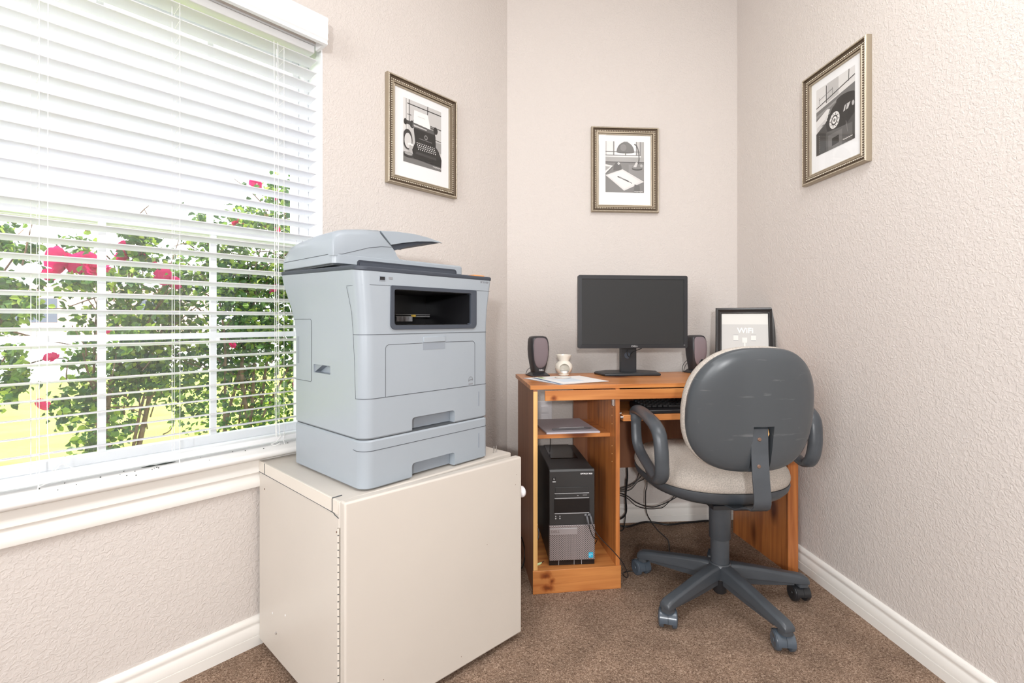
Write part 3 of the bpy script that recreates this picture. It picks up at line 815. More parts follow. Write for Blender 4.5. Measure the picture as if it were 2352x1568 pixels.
def art_phone(a):
    a.poly(.66, [(0, 0), (1, 0), (1, 1), (0, 1)])
    a.poly(.88, [(0, .66), (1, .78), (1, 1), (0, 1)]); a.poly(.78, [(.3, .72), (.6, .75), (.6, 1), (.3, 1)])
    a.line(.25, [(0, .72), (.45, .79), (1, .88)], .016); a.line(.25, [(.28, .72), (.28, .98)], .022); a.line(.35, [(.85, .84), (.86, 1)], .018); a.line(.5, [(.08, .82), (.45, .88)], .008); a.line(.5, [(.08, .76), (.08, .86)], .01); a.line(.5, [(.44, .80), (.44, .9)], .01)
    a.poly(.50, [(0, .50), (1, .62), (1, .78), (0, .66)]); a.poly(.62, [(0, .56), (.6, .66), (.6, .69), (0, .60)])
    a.poly(.32, [(0, 0), (1, 0), (1, .60), (.5, .55), (0, .48)])
    a.poly(.90, [(0, .33), (.26, .43), (.38, .60), (.30, .62), (0, .52)]); a.poly(.82, [(.02, .34), (.24, .42), (.30, .50), (.02, .42)]); a.line(.2, [(.16, .41), (.22, .42)], .012)
    a.poly(.12, [(.26, .42), (.45, .60), (.62, .64), (.95, .62), (1, .56), (1, .36), (.80, .26), (.45, .22), (.3, .30)])
    a.ell(.08, .78, .64, .24, .055, rot=-4); a.ell(.14, .96, .56, .07, .09); a.ell(.12, .55, .585, .12, .05, rot=18)
    a.poly(.80, [(.72, .45), (.84, .46), (.90, .54), (.76, .53)]); a.poly(.35, [(.76, .45), (.79, .455), (.82, .53), (.79, .53)]); a.ell(.75, .96, .50, .03, .035)
    a.ell(.92, .50, .40, .135, .115, rot=20); a.ell(.30, .50, .40, .085, .072, rot=20); a.ell(.95, .50, .40, .058, .048, rot=20); a.ell(.5, .50, .40, .03, .025)
    for k in range(10): q = R(36 * k); a.ell(.45, .50 + .108 * cos(q), .40 + .092 * sin(q), .013, .011, n=8)
    a.ell(.85, .30, .50, .04, .025, rot=30); a.ell(.85, .28, .46, .03, .015)
    a.poly(.42, [(.28, .0), (.95, .0), (.95, .24), (.28, .28)]); a.poly(.50, [(.34, .0), (.7, .0), (.7, .22), (.34, .22)]); a.poly(.25, [(.44, .04), (.62, .05), (.62, .16), (.44, .15)])
    for k in range(9): a.ell(.6, .10, .04 + .03 * k, .012, .006, n=6)
    a.line(.6, [(.84, .14), (.80, .30)], .008); a.sign(.72, .055, .24)

def wallpos(s, off): return (wpt(s, off)[0], wpt(s, off)[1])
px, py = wallpos(0.5245, 0.0005)
picture('gold framed black and white print of an old typewriter, on the window wall', px, py, 1.735, R(45), art_typewriter, w=0.353)
picture('gold framed black and white print of a desk lamp and paper, above the monitor', 0.7205, 2.3995, 1.742, 0, art_lamp, w=0.338)
picture('gold framed black and white print of a rotary telephone, on the right wall', XR - 0.0005, 1.709, 1.738, R(-90), art_phone, w=0.325)

# ================================================================== cabinet
cb = thing('storage_cabinet', 'beige metal office cabinet under the grey printer, door slightly ajar', 'cabinet', (-0.332, 1.197, 0), R(43))
CW, CD, CH = 0.598, 0.505, 0.568
b = MB(); b.box(0, CW, 0, CD, 0.018, CH); b.build('body', M['cabinet'], cb, bevel=0.004)
b = MB(); b.box(0.03, CW - 0.03, 0.03, CD - 0.03, 0, 0.018); b.build('plinth', M['seam'], cb)
b = MB()
for y0, y1 in ((0.003, 0.030), (0.033, 0.455), (0.458, 0.5)):
    b.box(-0.0022, 0.004, y0, y1, 0.536, CH + 0.0008)
b.build('top_flange', M['cab_edge'], cb, bevel=0.0008)
b = MB(); b.tube(spline([(-0.0015, 0.001, 0.528), (-0.0018, 0.02, 0.532), (-0.0018, 0.05, 0.5355), (-0.0018, 0.3, 0.5355), (-0.0018, 0.47, 0.535), (-0.0018, 0.504, 0.535)], 4), 0.0009, 5)
for y in (0.0315, 0.4565): b.tube([(-0.0022, y, 0.536), (-0.0022, y, 0.568)], 0.0009, 5)
b.tube([(-0.002, 0.0315, 0.5692), (0.024, 0.0325, 0.5692)], 0.0013, 5)
b.build('seam', M['seam'], cb)
dr = MB(); dr.box(0.0, 0.577, -0.030, -0.002, 0.022, 0.572)
door = dr.build('door', M['cabinet'], cb, bevel=0.005, rot=(0, 0, R(-3.8)), seg=3)
b = MB()
for k in range(28):
    z = 0.505 - k * 0.0175; b.tube([(-0.0022, -0.0005, z), (-0.0022, -0.0005, z - 0.0145)], 0.0028, 8)
b.build('hinge', M['cab_edge'], cb)
b = MB(); b.tube([(-0.0028, 0.0, 0.505), (-0.0028, 0.0, 0.03)], 0.0016, 6); b.build('hinge_pin', M['seam'], cb)
for y, z in ((0.012, 0.492), (0.46, 0.49), (0.0295, 0.03)): MB().tube([(-0.0012, y, z), (0.0, y, z)], 0.0022, 8).build('rivet', M['rust'], cb)
MB().tube([(-0.0022, 0.372, 0.095), (0.0, 0.372, 0.093)], 0.004, 8).build('rivet', M['metal'], cb)
for y, z in ((0.31, 0.17), (0.40, 0.14)): MB().tube([(-0.0008, y, z), (0, y, z)], 0.003, 8).build('paint_chip', M['paper'], cb)
for x, z in ((0.10, 0.11), (0.435, 0.34), (0.34, 0.055), (0.55, 0.49), (0.555, 0.52)): MB().tube([(x, -0.0303, z), (x, -0.0295, z)], 0.0012, 6).build('scuff', M['rust'], door)
b = MB(); b.lathe([(0.004, 0), (0.008, 0.004), (0.014, 0.006), (0.018, 0.012), (0.0175, 0.018), (0.012, 0.022), (0.0, 0.023)], 20, axis=0)
b.build('latch_knob', M['outlet'], door, loc=(0.5765, -0.014, 0.455), smooth=50)
for x in (0, 0.006): MB().tube([(x, 0, 0), (x, 0, 0.022)], 0.0018, 8).build('metal_pin', M['metal'], cb, loc=(CW - 0.045 + x, 0.035, CH))

# ================================================================== printer
pr = thing('laser_printer', 'tall pale blue grey office laser printer with two paper trays, on the beige cabinet', 'printer', (-0.289, 1.247, 0.5722), R(44))
PM = M['printer']
def prng(u0, u1, v0, v1, z, r=0.032, zf=None):
    p = rrect(u0, u1, v0, v1, [r, r * .45, .012, .012], 8)
    return [(x, y, (zf(y) if zf else z)) for x, y in p]
# lower paper tray
b = MB(); b.loft([prng(0.003, .437, .003, .377, 0.0), prng(0, .44, 0, .38, 0.003), prng(0, .44, 0, .38, 0.1195), prng(0.003, .437, .003, .377, 0.1235)])
tr = b.build('paper_tray', PM, pr)
c = MB(); c.prism(rrect(.150, .303, -0.02, 0.039, [0.001, 0.001, .009, .009], 5), 1, -0.02, 0.030); cut(tr, c)
b = MB(); b.box(.151, .302, .022, .0295, 0.002, 0.038); b.build('tray_grip', M['printer_in'], tr, smooth=0)
# main housing
f = lambda y: 0.552 + 0.0125 * min(1, max(0, y) / 0.14)
b = MB()
b.loft([prng(0.003, .437, .003, .377, 0.1265), prng(0, .44, 0, .38, 0.130), prng(0, .44, 0, .38, 0.385), prng(-.001, .441, -.0005, .388, 0.425), prng(-.004, .444, -.001, .402, 0.462), prng(-.008, .450, -.002, .424, 0.505), prng(-.0115, .455, -.003, .441, 0.540), prng(-.013, .457, -.003, .447, 0, zf=f)])
hb = b.build('housing', PM, pr)
c = MB(); c.prism(rrect(.150, .303, 0.10, 0.163, [0.001, 0.001, .009, .009], 5), 1, -0.02, 0.030); cut(hb, c)
c = MB(); c.prism(rrect(.090, .368, 0.413, 0.510, .006, 4), 1, -0.02, 0.22); cut(hb, c)
c = MB(); c.prism(rrect(.163, .259, 0.280, 0.303, .002, 3), 0, -0.02, 0.022); cut(hb, c)
b = MB(); b.box(.151, .302, .022, .0295, 0.1285, 0.162); b.build('tray_grip', M['printer_in'], hb, smooth=0)
b = MB(); b.prism([(.259, .281), (.259, .302), (.215, .302)], 0, 0.004, 0.0215); b.build('carry_grip', M['printer_in'], hb, smooth=0)
b = MB(); b.loft([prng(0.004, .436, .004, .376, 0.1225), prng(0.004, .436, .004, .376, 0.1275)]); b.build('tray_gap', M['seam'], pr)
# dark output bay liner
b = MB()
x0, x1, z0, z1, yb = .0905, .3675, .4135, .5095, .219
t_ = .002
b.box(x0, x1, yb - t_, yb, z0, z1); b.box(x0, x0 + t_, 0.004, yb - t_, z0, z1); b.box(x1 - t_, x1, 0.004, yb - t_, z0, z1)
b.box(x0 + t_, x1 - t_, 0.004, yb - t_, z0, z0 + t_); b.box(x0 + t_, x1 - t_, 0.004, yb - t_, z1 - t_, z1)
bay = b.build('output_bay', M['black'], hb, smooth=0)
b = MB(); b.box(.215, .345, .17, .216, .438, .440); b.box(.215, .345, .17, .216, .444, .4455)
for k in range(12): b.box(.215 + k * .005, .2175 + k * .005, .165, .1705, .424, .4385)
b.build('exit_roller', M['silver'], bay, smooth=0)
b = MB(); b.box(.272, .282, .160, .17, .438, .445); b.build('roller_lever', M['rose_core'], bay, smooth=0)
b = MB(); ro = rrect(.080, .388, 0.403, 0.519, [.014, .014, .004, .004], 5); ri = rrect(.0915, .3665, 0.4145, 0.5085, [.008, .008, .006, .006], 5)
b.loft([[(x, 0.001, z) for x, z in ro], [(x, -0.0048, z) for x, z in ro], [(x, -0.0042, z) for x, z in ri], [(x, 0.012, z) for x, z in ri]], cap=False)
b.build('output_bezel', M['printer_bezel'], hb, bevel=0.0008)
# seams
def wrap(z, umax=.44, vmax=.05, off=0.0002):
    p = rrect(0 - off, .44 + off, 0 - off, .5, [.032, .0144, .012, .012], 8)
    a = [q for q in p[:18] if q[0] <= umax + .01]
    return [(-off, vmax, z)] + [(x, y, z) for x, y in a]
b = MB()
for z in (.391, .2285): b.tube(wrap(z, vmax=.045 if z > .3 else .033), 0.0008, 5)
b.tube([(-.0102, .060, .515), (-.0085, .03, .5155), (.002, .006, .516), (.02, -.0022, .517), (.08, -.0024, .518)], .0006, 5)
b.tube([(.388, -.0024, .5185), (.445, -.0024, .519), (.450, .0, .519)], .0006, 5)
b.tube([(-.0098, .060, .513), (-.004, .046, .45), (-.0004, .044, .393), (-.0004, .036, .30), (-.0004, .033, .229)], .0004, 5)
b.tube([(.066, -.0002, .2285), (.066, -.0002, .355), (.069, -.0002, .361), (.075, -.0002, .364), (.185, -.0002, .3645)], .0007, 5)
b.tube([(.268, -.0002, .3645), (.375, -.0002, .364), (.381, -.0002, .361), (.384, -.0002, .355), (.384, -.0002, .2285)], .0007, 5)
b.tube([(-.0018, .380, .4305), (-.0018, .275, .4305), (-.0014, .2705, .427), (-.0004, .2705, .38), (-.0004, .2705, .257), (-.0004, .275, .252), (-.0004, .378, .252)], .0007, 5)
b.build('seam', M['seam'], hb)
b = MB(); p = rrect(-0.0002, .4402, -0.0002, .5, [.032, .0144, .012, .012], 8)[:18]
b.tube([(-.0002, .045, .0975)] + [(x, y, .0965) for x, y in p], 0.0008, 5); b.build('seam', M['seam'], tr)
for z0, par in ((.162, hb), (.034, tr)):
    b = MB(); b.prism(rrect(.3985, .4035, z0, z0 + .045, .0015, 3), 1, -.0006, 0.002); b.build('level_window', M['printer_in'], par)
b = MB(); b.prism(rrect(.350, .363, .300, .380, .003, 3), 0, -.0008, .002); b.build('side_door_handle', M['printer_in'], hb)
b = MB(); b.box(.187, .266, -.0030, .002, .366, .3815); b.build('door_latch', PM, hb, bevel=.0015)
b = MB(); b.box(.187, .266, -.0006, .002, .3455, .3655); b.build('latch_recess', M['printer_in'], hb, smooth=0)
b = MB(); b.box(.045, .064, -.0036, .0, .528, .542); us = b.build('usb_port', M['printer_in'], hb, bevel=.0006)
b = MB(); b.box(.0475, .0615, -.0046, -.003, .531, .539); b.build('socket', M['black'], us, smooth=0)
b = MB(); b.box(.074, .086, -.0036, -.002, .534, .540); b.build('usb_mark', M['ink'], hb, smooth=0)
text('model_lettering', 'SP 3510SF', 0.0085, M['ink'], hb, (.423, -.0034, .5455), (R(90), 0, 0))
b = MB(); b.tube([(.366 + .009 * cos(R(a)), -.0006, .247 + .009 * sin(R(a))) for a in range(-20, 230, 15)], .0007, 5); b.box(.358, .375, -.0008, .001, .228 + .004, .2365)
b.build('energy_mark', M['ink'], hb, smooth=0)
text('energy_lettering', 'energy', .0062, M['ink'], hb, (.3665, -.0008, .2475), (R(90), R(-8), 0))
# dark control panel deck
g0 = lambda y: f(y) + 0.0002; g1 = lambda y: f(y) + 0.0115
b = MB(); b.loft([prng(-.0135, .4575, -.0035, .4475, 0, zf=g0), prng(-.0145, .4585, -.0045, .4485, 0, zf=lambda y: g0(y) + .002), prng(-.0145, .4585, -.0045, .4485, 0, zf=lambda y: g1(y) - .002), prng(-.0125, .4565, -.0025, .4465, 0, zf=g1)])
deck = b.build('control_deck', M['printer_bezel'], pr)
b = MB(); b.box(.112, .142, .120, .135, .5735, .5775); b.build('lid_catch', M['printer_in'], deck)
b = MB(); b.box(.40, .445, .02, .08, .565, .5695); b.build('start_key', mat('orange_key', (.8, .35, .12), .4), deck)
# scanner lid with document feeder
b = MB(); r_ = [rrect(-.008, .452, .136, .440, [.02, .01, .01, .01], 6), rrect(-.010, .456, .132, .444, [.022, .012, .01, .01], 6)]
b.loft([[(x, y, .5795) for x, y in r_[0]], [(x, y, .581) for x, y in r_[1]], [(x, y, .604) for x, y in r_[1]], [(x, y, .6085) for x, y in r_[0]]])
lid = b.build('scanner_lid', PM, pr)
b = MB(); b.box(-.004, .448, .14, .436, .575, .580); b.build('lid_gap', M['seam'], pr)
b = MB(); b.prism(rrect(.062, .425, .5795, .5945, [.002, .002, .01, .008], 4), 1, .1300, .134); b.prism(rrect(.068, .418, .5795, .5885, [.002, .002, .005, .005], 4), 1, .1285, .1301, mi=1)
b.build('lid_slot', [M['printer_dark'], M['printer_bezel']], lid)
prof = [(-.010, .600), (-.0095, .640), (-.004, .660), (.010, .670), (.035, .676), (.085, .683), (.138, .6875), (.158, .669), (.178, .649), (.190, .632), (.193, .622), (.202, .612), (.215, .6075), (.215, .600)]
b = MB(); rings = []
for v, k, s in ((.133, .80, .004), (.137, .93, .001), (.145, 1, 0), (.26, .98, 0), (.36, .87, 0), (.395, .76, 0), (.425, .50, .001), (.440, .25, .003)):
    rings.append([(x + (s if x < .05 else 0), v, .600 + (z - .600) * k) for x, z in prof])
b.loft(rings); fd = b.build('document_feeder', PM, lid, smooth=45)
b = MB(); b.tube([(-.0105, .43, .6035), (-.0105, .30, .604), (-.0105, .16, .6045), (-.005, .1345, .605), (.018, .1328, .606), (.05, .1328, .616), (.10, .1328, .632), (.14, .1328, .6395), (.178, .1335, .642)], .0007, 5)
b.tube([(.1385, .1355, .680), (.160, .1338, .658), (.178, .1335, .643)], .0009, 5)
b.build('seam', M['seam'], fd)
b = MB(); w1 = [(.1405, .6865), (.20, .691), (.26, .692), (.31, .688), (.355, .681), (.372, .677), (.33, .677), (.27, .670), (.22, .660), (.176, .649)]
b.prism(w1, 1, .137, .146); wg = b.build('input_tray', PM, fd, bevel=.001)
b = MB(); w2 = [(.1405, .684), (.20, .686), (.30, .684), (.366, .6775), (.30, .668), (.24, .652), (.19, .634), (.170, .650)]
b.prism(w2, 1, .146, .36); b.build('tray_floor', M['printer_bezel'], wg)
b = MB(); b.prism(w1, 1, .36, .369); b.build('tray_rim', PM, wg, bevel=.001)

# ================================================================== desk
DA = R(3.6)
dk = thing('computer_desk', 'narrow orange pine computer desk with keyboard tray, against the back wall', 'desk', (0.196, 1.787, 0), DA)
TZ = 0.76
b = MB(); b.box(-0.0075, 1.070, 0.008, 0.405, TZ - 0.016, TZ); b.build('desk_top', [M['wood_x']], dk, bevel=0.0015)
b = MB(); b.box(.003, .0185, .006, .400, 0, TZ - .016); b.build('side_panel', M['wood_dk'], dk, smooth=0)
b = MB(); b.box(.003, .0185, .003, .006, .084, TZ - .022); b.build('panel_edge', M['raw_edge'], dk, smooth=0)
b = MB(); b.box(.3155, .3300, .006, .400, 0, TZ - .016); b.build('side_panel', M['wood_z'], dk, smooth=0)
b = MB(); b.box(.3150, .3305, .002, .006, .084, TZ - .016); b.build('panel_edge', M['wood_z'], dk, smooth=0)
b = MB(); b.box(1.028, 1.058, .010, .395, 0, TZ - .016); b.build('side_panel', M['wood_z'], dk, smooth=0)
b = MB(); b.box(1.018, 1.061, .004, .010, 0, TZ - .016); b.build('panel_edge', M['wood_z'], dk, smooth=0)
b = MB(); b.box(.0, .3335, -.004, .002, 0, .0845); b.build('plinth', M['wood_plinth'], dk, bevel=.001)
b = MB(); b.box(.0185, .3155, .003, .395, .068, .083); b.build('bottom_shelf', M['wood_x'], dk, smooth=0)
b = MB(); b.box(.0185, .3155, .066, .330, .550, .565); b.build('middle_shelf', M['wood_x'], dk, bevel=.001)
b = MB(); b.box(.045, 1.018, -.006, .002, .705, .7415); b.build('front_rail', M['wood_rail'], dk, bevel=.001)
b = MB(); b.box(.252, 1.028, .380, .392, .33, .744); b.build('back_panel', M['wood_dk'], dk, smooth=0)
b = MB(); b.box(.343, 1.010, -.001, .300, .622, .645); kt = b.build('keyboard_tray', M['wood_x'], dk, bevel=.001)
b = MB(); b.box(.3315, .3425, .014, .29, .646, .652); b.tube([(.333, .004, .636), (.344, .004, .636)], .0055, 12); b.build('tray_runner', M['metal'], kt)
b = MB(); b.box(.3130, .3155, .010, .036, .678, .706); b.tube([(.3105, .014, .678), (.3105, .014, .704)], .0036, 8); b.tube([(.3105, .028, .678), (.3105, .028, .704)], .0036, 8); b.build('rail_bracket', M['metal'], dk)
for z in (.668, .636, .604, .52, .49, .46): MB().tube([(.3148, .045, z), (.3157, .045, z)], .0023, 8).build('shelf_pin_hole', M['raw_edge'], dk)

# ---- things on / in the desk.  loc() turns desk coordinates into room coordinates
def dloc(x, y, z=0):
    return (0.196 + x * cos(DA) - y * sin(DA), 1.787 + x * sin(DA) + y * cos(DA), z)

# monitor
mo = thing('computer_monitor', 'black widescreen computer monitor switched off, in the middle of the desk', 'monitor', (0.664, 2.115, TZ), R(1.0))
mw, mh, mzb = 0.484, 0.314, 0.119
yf = -0.035
b = MB(); ro = rrect(-mw / 2, mw / 2, mzb, mzb + mh, .008, 5); rb = rrect(-mw / 2 + .02, mw / 2 - .02, mzb + .02, mzb + mh - .02, .01, 5)
ri = rrect(-mw / 2 + .0165, mw / 2 - .0165, mzb + .0165, mzb + mh - .0165, .001, 5); rs = rrect(-mw / 2 + .0175, mw / 2 - .0175, mzb + .0175, mzb + mh - .0175, .001, 5)
P3 = lambda r, y: [(x, y, z) for x, z in r]
b.loft([P3(rs, yf + .003), P3(ri, yf), P3(ro, yf + .001), P3(ro, yf + .018), P3(rb, yf + .045)], cap=False); b.add(P3(rb, yf + .045), [tuple(range(len(rb)))])
b.build('bezel', M['monitor'], mo, smooth=35)
b = MB(); b.box(-mw / 2 + .017, mw / 2 - .017, yf + .002, yf + .006, mzb + .017, mzb + mh - .017); b.build('screen', M['screen'], mo, smooth=0)
b = MB(); b.box(-.042, .030, .012, .034, .008, .20); b.box(-.03, .03, 0.0, .012, mzb + .08, mzb + .17); st_ = b.build('stand_column', M['monitor'], mo, bevel=.003)
b = MB(); b.lathe([(.014, 0), (.014, .002), (0, .002)], 20, axis=1); b.build('cable_hole', M['printer_bezel'], st_, loc=(-.012, .0105, .085))
b = MB()
def foot(z, g): return [(-.127 - g, -.045 - g * .5, z), (.116 + g, -.045 - g * .5, z), (.135 + g, .055, z), (.075, .105, z), (-.085, .105, z), (-.150 - g, .05, z)]
b.loft([foot(0, 0), foot(.008, .003), foot(.0125, -.004)]); b.build('stand_foot', M['monitor'], mo, bevel=.002)
text('lettering', 'DELL', .0095, M['silver'], mo, (.005, yf - .0003, mzb + .0085), (R(90), 0, 0), squeeze=1.35)
b = MB(); b.tube(spline([(-.012, .008, .112), (-.014, .006, .09), (-.004, .004, .078), (.004, .008, .092), (.02, .012, .103), (.055, .018, .115)], 6), .0018, 6); b.build('cable', M['cable'], mo)
b = MB()
b.box(.224, .230, yf - .0005, yf + .001, mzb + .012, mzb + .0135)
b.build('power_mark', M['silver'], mo, smooth=0)

# speakers
def speaker(label, x, y, knob, rz):
    t = thing('desk_speaker', label, 'speaker', (x, y, TZ), rz, 'desktop speakers')
    b = MB(); rings = []
    for z, hw, dep, yo_ in ((.012, .0265, .052, .004), (.022, .028, .054, .002), (.05, .034, .060, -.004), (.085, .0395, .066, -.008), (.115, .0415, .067, -.009), (.145, .0405, .064, -.006), (.160, .038, .060, -.002), (.168, .033, .054, .002), (.1715, .022, .046, .007)):
        rings.append([(px_, py_, z) for px_, py_ in rrect(-hw, hw, yo_, yo_ + dep, [.012, .012, .02, .02], 4)])
    b.loft(rings); bd = b.build('cabinet', M['speaker'], t, smooth=60)
    b = MB(); b.loft([[(p[0], p[1], 0) for p in rrect(-.043, .043, -.012, .060, .008, 4)], [(p[0], p[1], .004) for p in rrect(-.043, .043, -.012, .060, .008, 4)], [(p[0], p[1], .016) for p in rrect(-.029, .029, .004, .052, .01, 4)]])
    b.build('foot', M['speaker'], t, smooth=40)
    # shield-shaped cloth grille bulging from the front
    b = MB(); n = 26; zc = .105
    def shp(k, s):
        a = 2 * pi * k / n; ca, sa = cos(a), sin(a)
        if sa >= 0: x_ = .0335 * (abs(ca) ** .55) * (1 if ca > 0 else -1); z_ = zc + .060 * sa ** .45
        else: x_ = .0335 * (abs(ca) ** .8) * (1 if ca > 0 else -1); z_ = zc - .071 * abs(sa) ** 1.0
        return (x_ * s, zc + (z_ - zc) * s)
    def yfront(z): 
        zz = [(.012, .004), (.022, .002), (.05, -.004), (.085, -.008), (.115, -.009), (.145, -.006), (.160, -.002), (.1715, .007)]
        for (a0, b0), (a1, b1) in zip(zz[:-1], zz[1:]):
            if z <= a1: return b0 + (b1 - b0) * (z - a0) / (a1 - a0)
        return .007
    rings = []
    for s, d in ((1.0, .002), (1.0, -.0012), (.93, -.0035), (.6, -.0050), (.2, -.0055)):
        ring = []
        for k in range(n):
            x_, z_ = shp(k, s); ring.append((x_, yfront(z_) + d, z_))
        rings.append(ring)
    b.loft(rings, cap=False); b.add(rings[-1], [tuple(range(n))]); b.build('grille', M['speaker_cloth'], t, smooth=60)
    text('lettering', 'DELL', .0085, M['logo'], t, (.006, .0005, .0255), (R(100), 0, 0), squeeze=1.2)
    if knob:
        b = MB(); b.lathe([(.0125, .004), (.0125, -.003), (.011, -.0045), (.0085, -.0045), (.008, -.011), (.006, -.0125), (0, -.0125)], 24, axis=1)
        b.build('volume_knob', M['black'], t, loc=(.006, -.0075, .052), smooth=40)
        b = MB(); b.lathe([(.0022, 0), (.0022, -.0015), (0, -.002)], 10, axis=1); b.build('power_light', M['green_plug'], t, loc=(.006, -.001, .032))
    return t
speaker('black desktop speaker with purple grey grille at the left end of the desk', 0.262, 2.095, False, R(17))
speaker('black desktop speaker with a volume knob, right of the monitor', 0.997, 2.168, True, R(15))
def cable(label, pts, r=.002, n=6, m='cable', grp=None, name='cable'):
    b = MB(); b.tube(spline(pts, n), r, 7); o = b.build(name, M[m]); tag(o, label, 'cable', grp); return o
cable('thin black wire curling down from the left desktop speaker onto the desk', [(.252, 2.140, .800), (.232, 2.145, .796), (.212, 2.145, .782), (.205, 2.145, .7623), (.212, 2.17, .7618)], .0012)
cable('thin black wires bunched behind the right desktop speaker', [(.985, 2.226, .815), (.965, 2.23, .812), (.945, 2.225, .79), (.938, 2.215, .7625), (.950, 2.232, .762), (.962, 2.236, .79), (.975, 2.232, .805)], .0013)

# wax warmer
ww = thing('wax_warmer', 'small cream ceramic wax warmer with a round opening, beside the left speaker', 'wax warmer', (0.370, 2.130, TZ), R(-14))
b = MB(); b.lathe([(.0, .0), (.022, 0), (.0245, .002), (.0245, .005), (.022, .007), (.030, .014), (.0365, .025), (.0385, .036), (.0355, .049), (.0275, .058), (.0225, .062), (.0225, .065), (.029, .077), (.0345, .087), (.0345, .089), (.032, .089), (.026, .077), (.018, .066), (.018, .060), (.025, .0555), (.032, .048), (.0352, .036), (.0332, .025), (.027, .015), (.018, .010), (0, .009)], 48)
wb = b.build('body', M['ceramic'], ww, smooth=50)
c = MB(); c.tube([(.006, -.06, .030), (.006, 0.0, .030)], [.024, .0195], 32); cut(wb, c)
c = MB(); c.tube([(-.05, -.022, .036), (-.02, -.010, .036)], .0032, 12); cut(wb, c)
b = MB(); b.lathe([(.0, 0), (.0165, 0), (.0165, .010), (0, .010)], 24); b.build('tealight', M['tealight'], ww, loc=(0.002, -.001, .0095))

# papers on the desk
def sheet(label, pts, z, m, th=.0006, name='paper_sheet', grp='papers on the desk', extra=None, cat='paper'):
    cx = sum(p[0] for p in pts) / len(pts); cy = sum(p[1] for p in pts) / len(pts)
    t = MB(); t.prism([(p[0] - cx, p[1] - cy) for p in pts], 2, 0, th)
    o = t.build(name, M[m], loc=(cx, cy, z), smooth=0); tag(o, label, cat, grp)
    for i, (ps, mm) in enumerate(extra or []):
        q = MB(); q.prism([(p[0] - cx, p[1] - cy) for p in ps], 2, th, th + .0002 + .0001 * i); q.build('printed_patch', M[mm], o, smooth=0)
    return o
def quad(cx, cy, w, h, a):
    c, s = cos(R(a)), sin(R(a)); return [(cx + x * c - y * s, cy + x * s + y * c) for x, y in ((-w / 2, -h / 2), (w / 2, -h / 2), (w / 2, h / 2), (-w / 2, h / 2))]
A4 = [(.308, 1.812), (.503, 1.880), (.428, 2.075), (.232, 2.012)]
sheet('white leaflet with dark blue edge, lowest of the desk papers, sticking out left', [(.2985, 1.806), (.44, 1.87), (.33, 2.09), (.178, 2.024)], TZ + .0004, 'paper', extra=[([(.2985, 1.806), (.303, 1.808), (.183, 2.026), (.178, 2.024)], 'paper_blue')])
sheet('white leaflet with blue and green print, middle of the papers on the desk', [(.303, 1.808), (.46, 1.87), (.38, 2.085), (.218, 2.020)], TZ + .0016, 'paper', extra=[([(.303, 1.808), (.312, 1.812), (.230, 2.024), (.218, 2.020)], 'paper_blue'), ([(.290, 1.87), (.31, 1.878), (.262, 2.036), (.235, 2.026)], 'paper_green')])
sheet('large white printed sheet, topmost of the papers on the desk', A4, TZ + .0030, 'paper', extra=[([(.325, 1.86), (.41, 1.892), (.36, 2.03), (.27, 2.0)], 'paper_tint'), ([(.30, 1.95), (.36, 1.97), (.345, 2.01), (.29, 1.99)], 'paper_pink'), ([(.255, 1.985), (.275, 1.992), (.262, 2.018), (.243, 2.012)], 'paper_green')])
# glass coaster-like dish on the papers
b = MB(); b.lathe([(0, 0), (.030, 0), (.034, .002), (.0335, .0035), (.028, .002), (0, .0018)], 32)
o = b.build('coaster', mat('frosted_glass', (.8, .78, .74), .15), loc=(.345, 2.005, TZ + .0042), smooth=40); tag(o, 'small round glassy coaster lying on the papers in front of the wax warmer', 'coaster')

# wifi sign
wf = thing('wifi_sign', 'black framed WiFi sign leaning at the right end of the desk behind the chair', 'sign', (1.170, 2.094, TZ), R(-27))
fw, fh = .242, .305
lean = bpy.data.objects.new('frame', None)
b = MB(); prof = [(0, 0), (0, .014), (.003, .018), (.010, .019), (.020, .012), (.0235, .013), (.026, .010), (.026, 0)]; rings = []
for d, hh in prof: rings.append([(x, -hh, z) for x, z in ((-fw / 2 + d, d), (fw / 2 - d, d), (fw / 2 - d, fh - d), (-fw / 2 + d, fh - d))])
b.loft(rings, cap=False)
T_ = (R(-17), 0, 0)
fr = b.build('frame', M['frame_black'], wf, smooth=25, rot=T_, loc=(0, 0, .001))
b = MB(); b.box(-fw / 2 + .025, fw / 2 - .025, -.006, -.002, .025, fh - .025); pg = b.build('poster', mat('poster_white', (.70, .70, .67), .6), fr, smooth=0)
b = MB(); b.box(-fw / 2 + .027, fw / 2 - .027, -.0064, -.006, .105, .228); pa = b.build('grey_panel', mat('poster_grey', (.56, .56, .545), .6), pg, smooth=0)
text('lettering', 'WiFi', .034, M['paper'], pg, (.003, -.0068, .198), (R(90), 0, 0))
b = MB()
for x, z in ((-.036, .165), (.036, .165)):
    b.box(x - .010, x + .010, -.0070, -.0064, z - .0125, z + .0125); 
b.box(-.010, .010, -.0070, -.0064, .142, .166); b.box(-.003, .003, -.0070, -.0064, .125, .142); b.build('icons', mat('icon_pale', (.74, .74, .71), .6), pg, smooth=0)
b = MB()
for x in (-.036, .036):
    for z in (.178, .152): b.box(x - .010, x + .010, -.0072, -.0064, z - .001, z + .001)
b.build('icon_bars', M['ink'], pg, smooth=0)
b = MB(); b.prism([(.0, .0), (.004, .0), (.004, .20), (.0, .20)], 0, -.03, .03); b.build('easel_leg', M['frame_black'], wf, loc=(0, .125, .0), rot=(R(14), 0, 0))

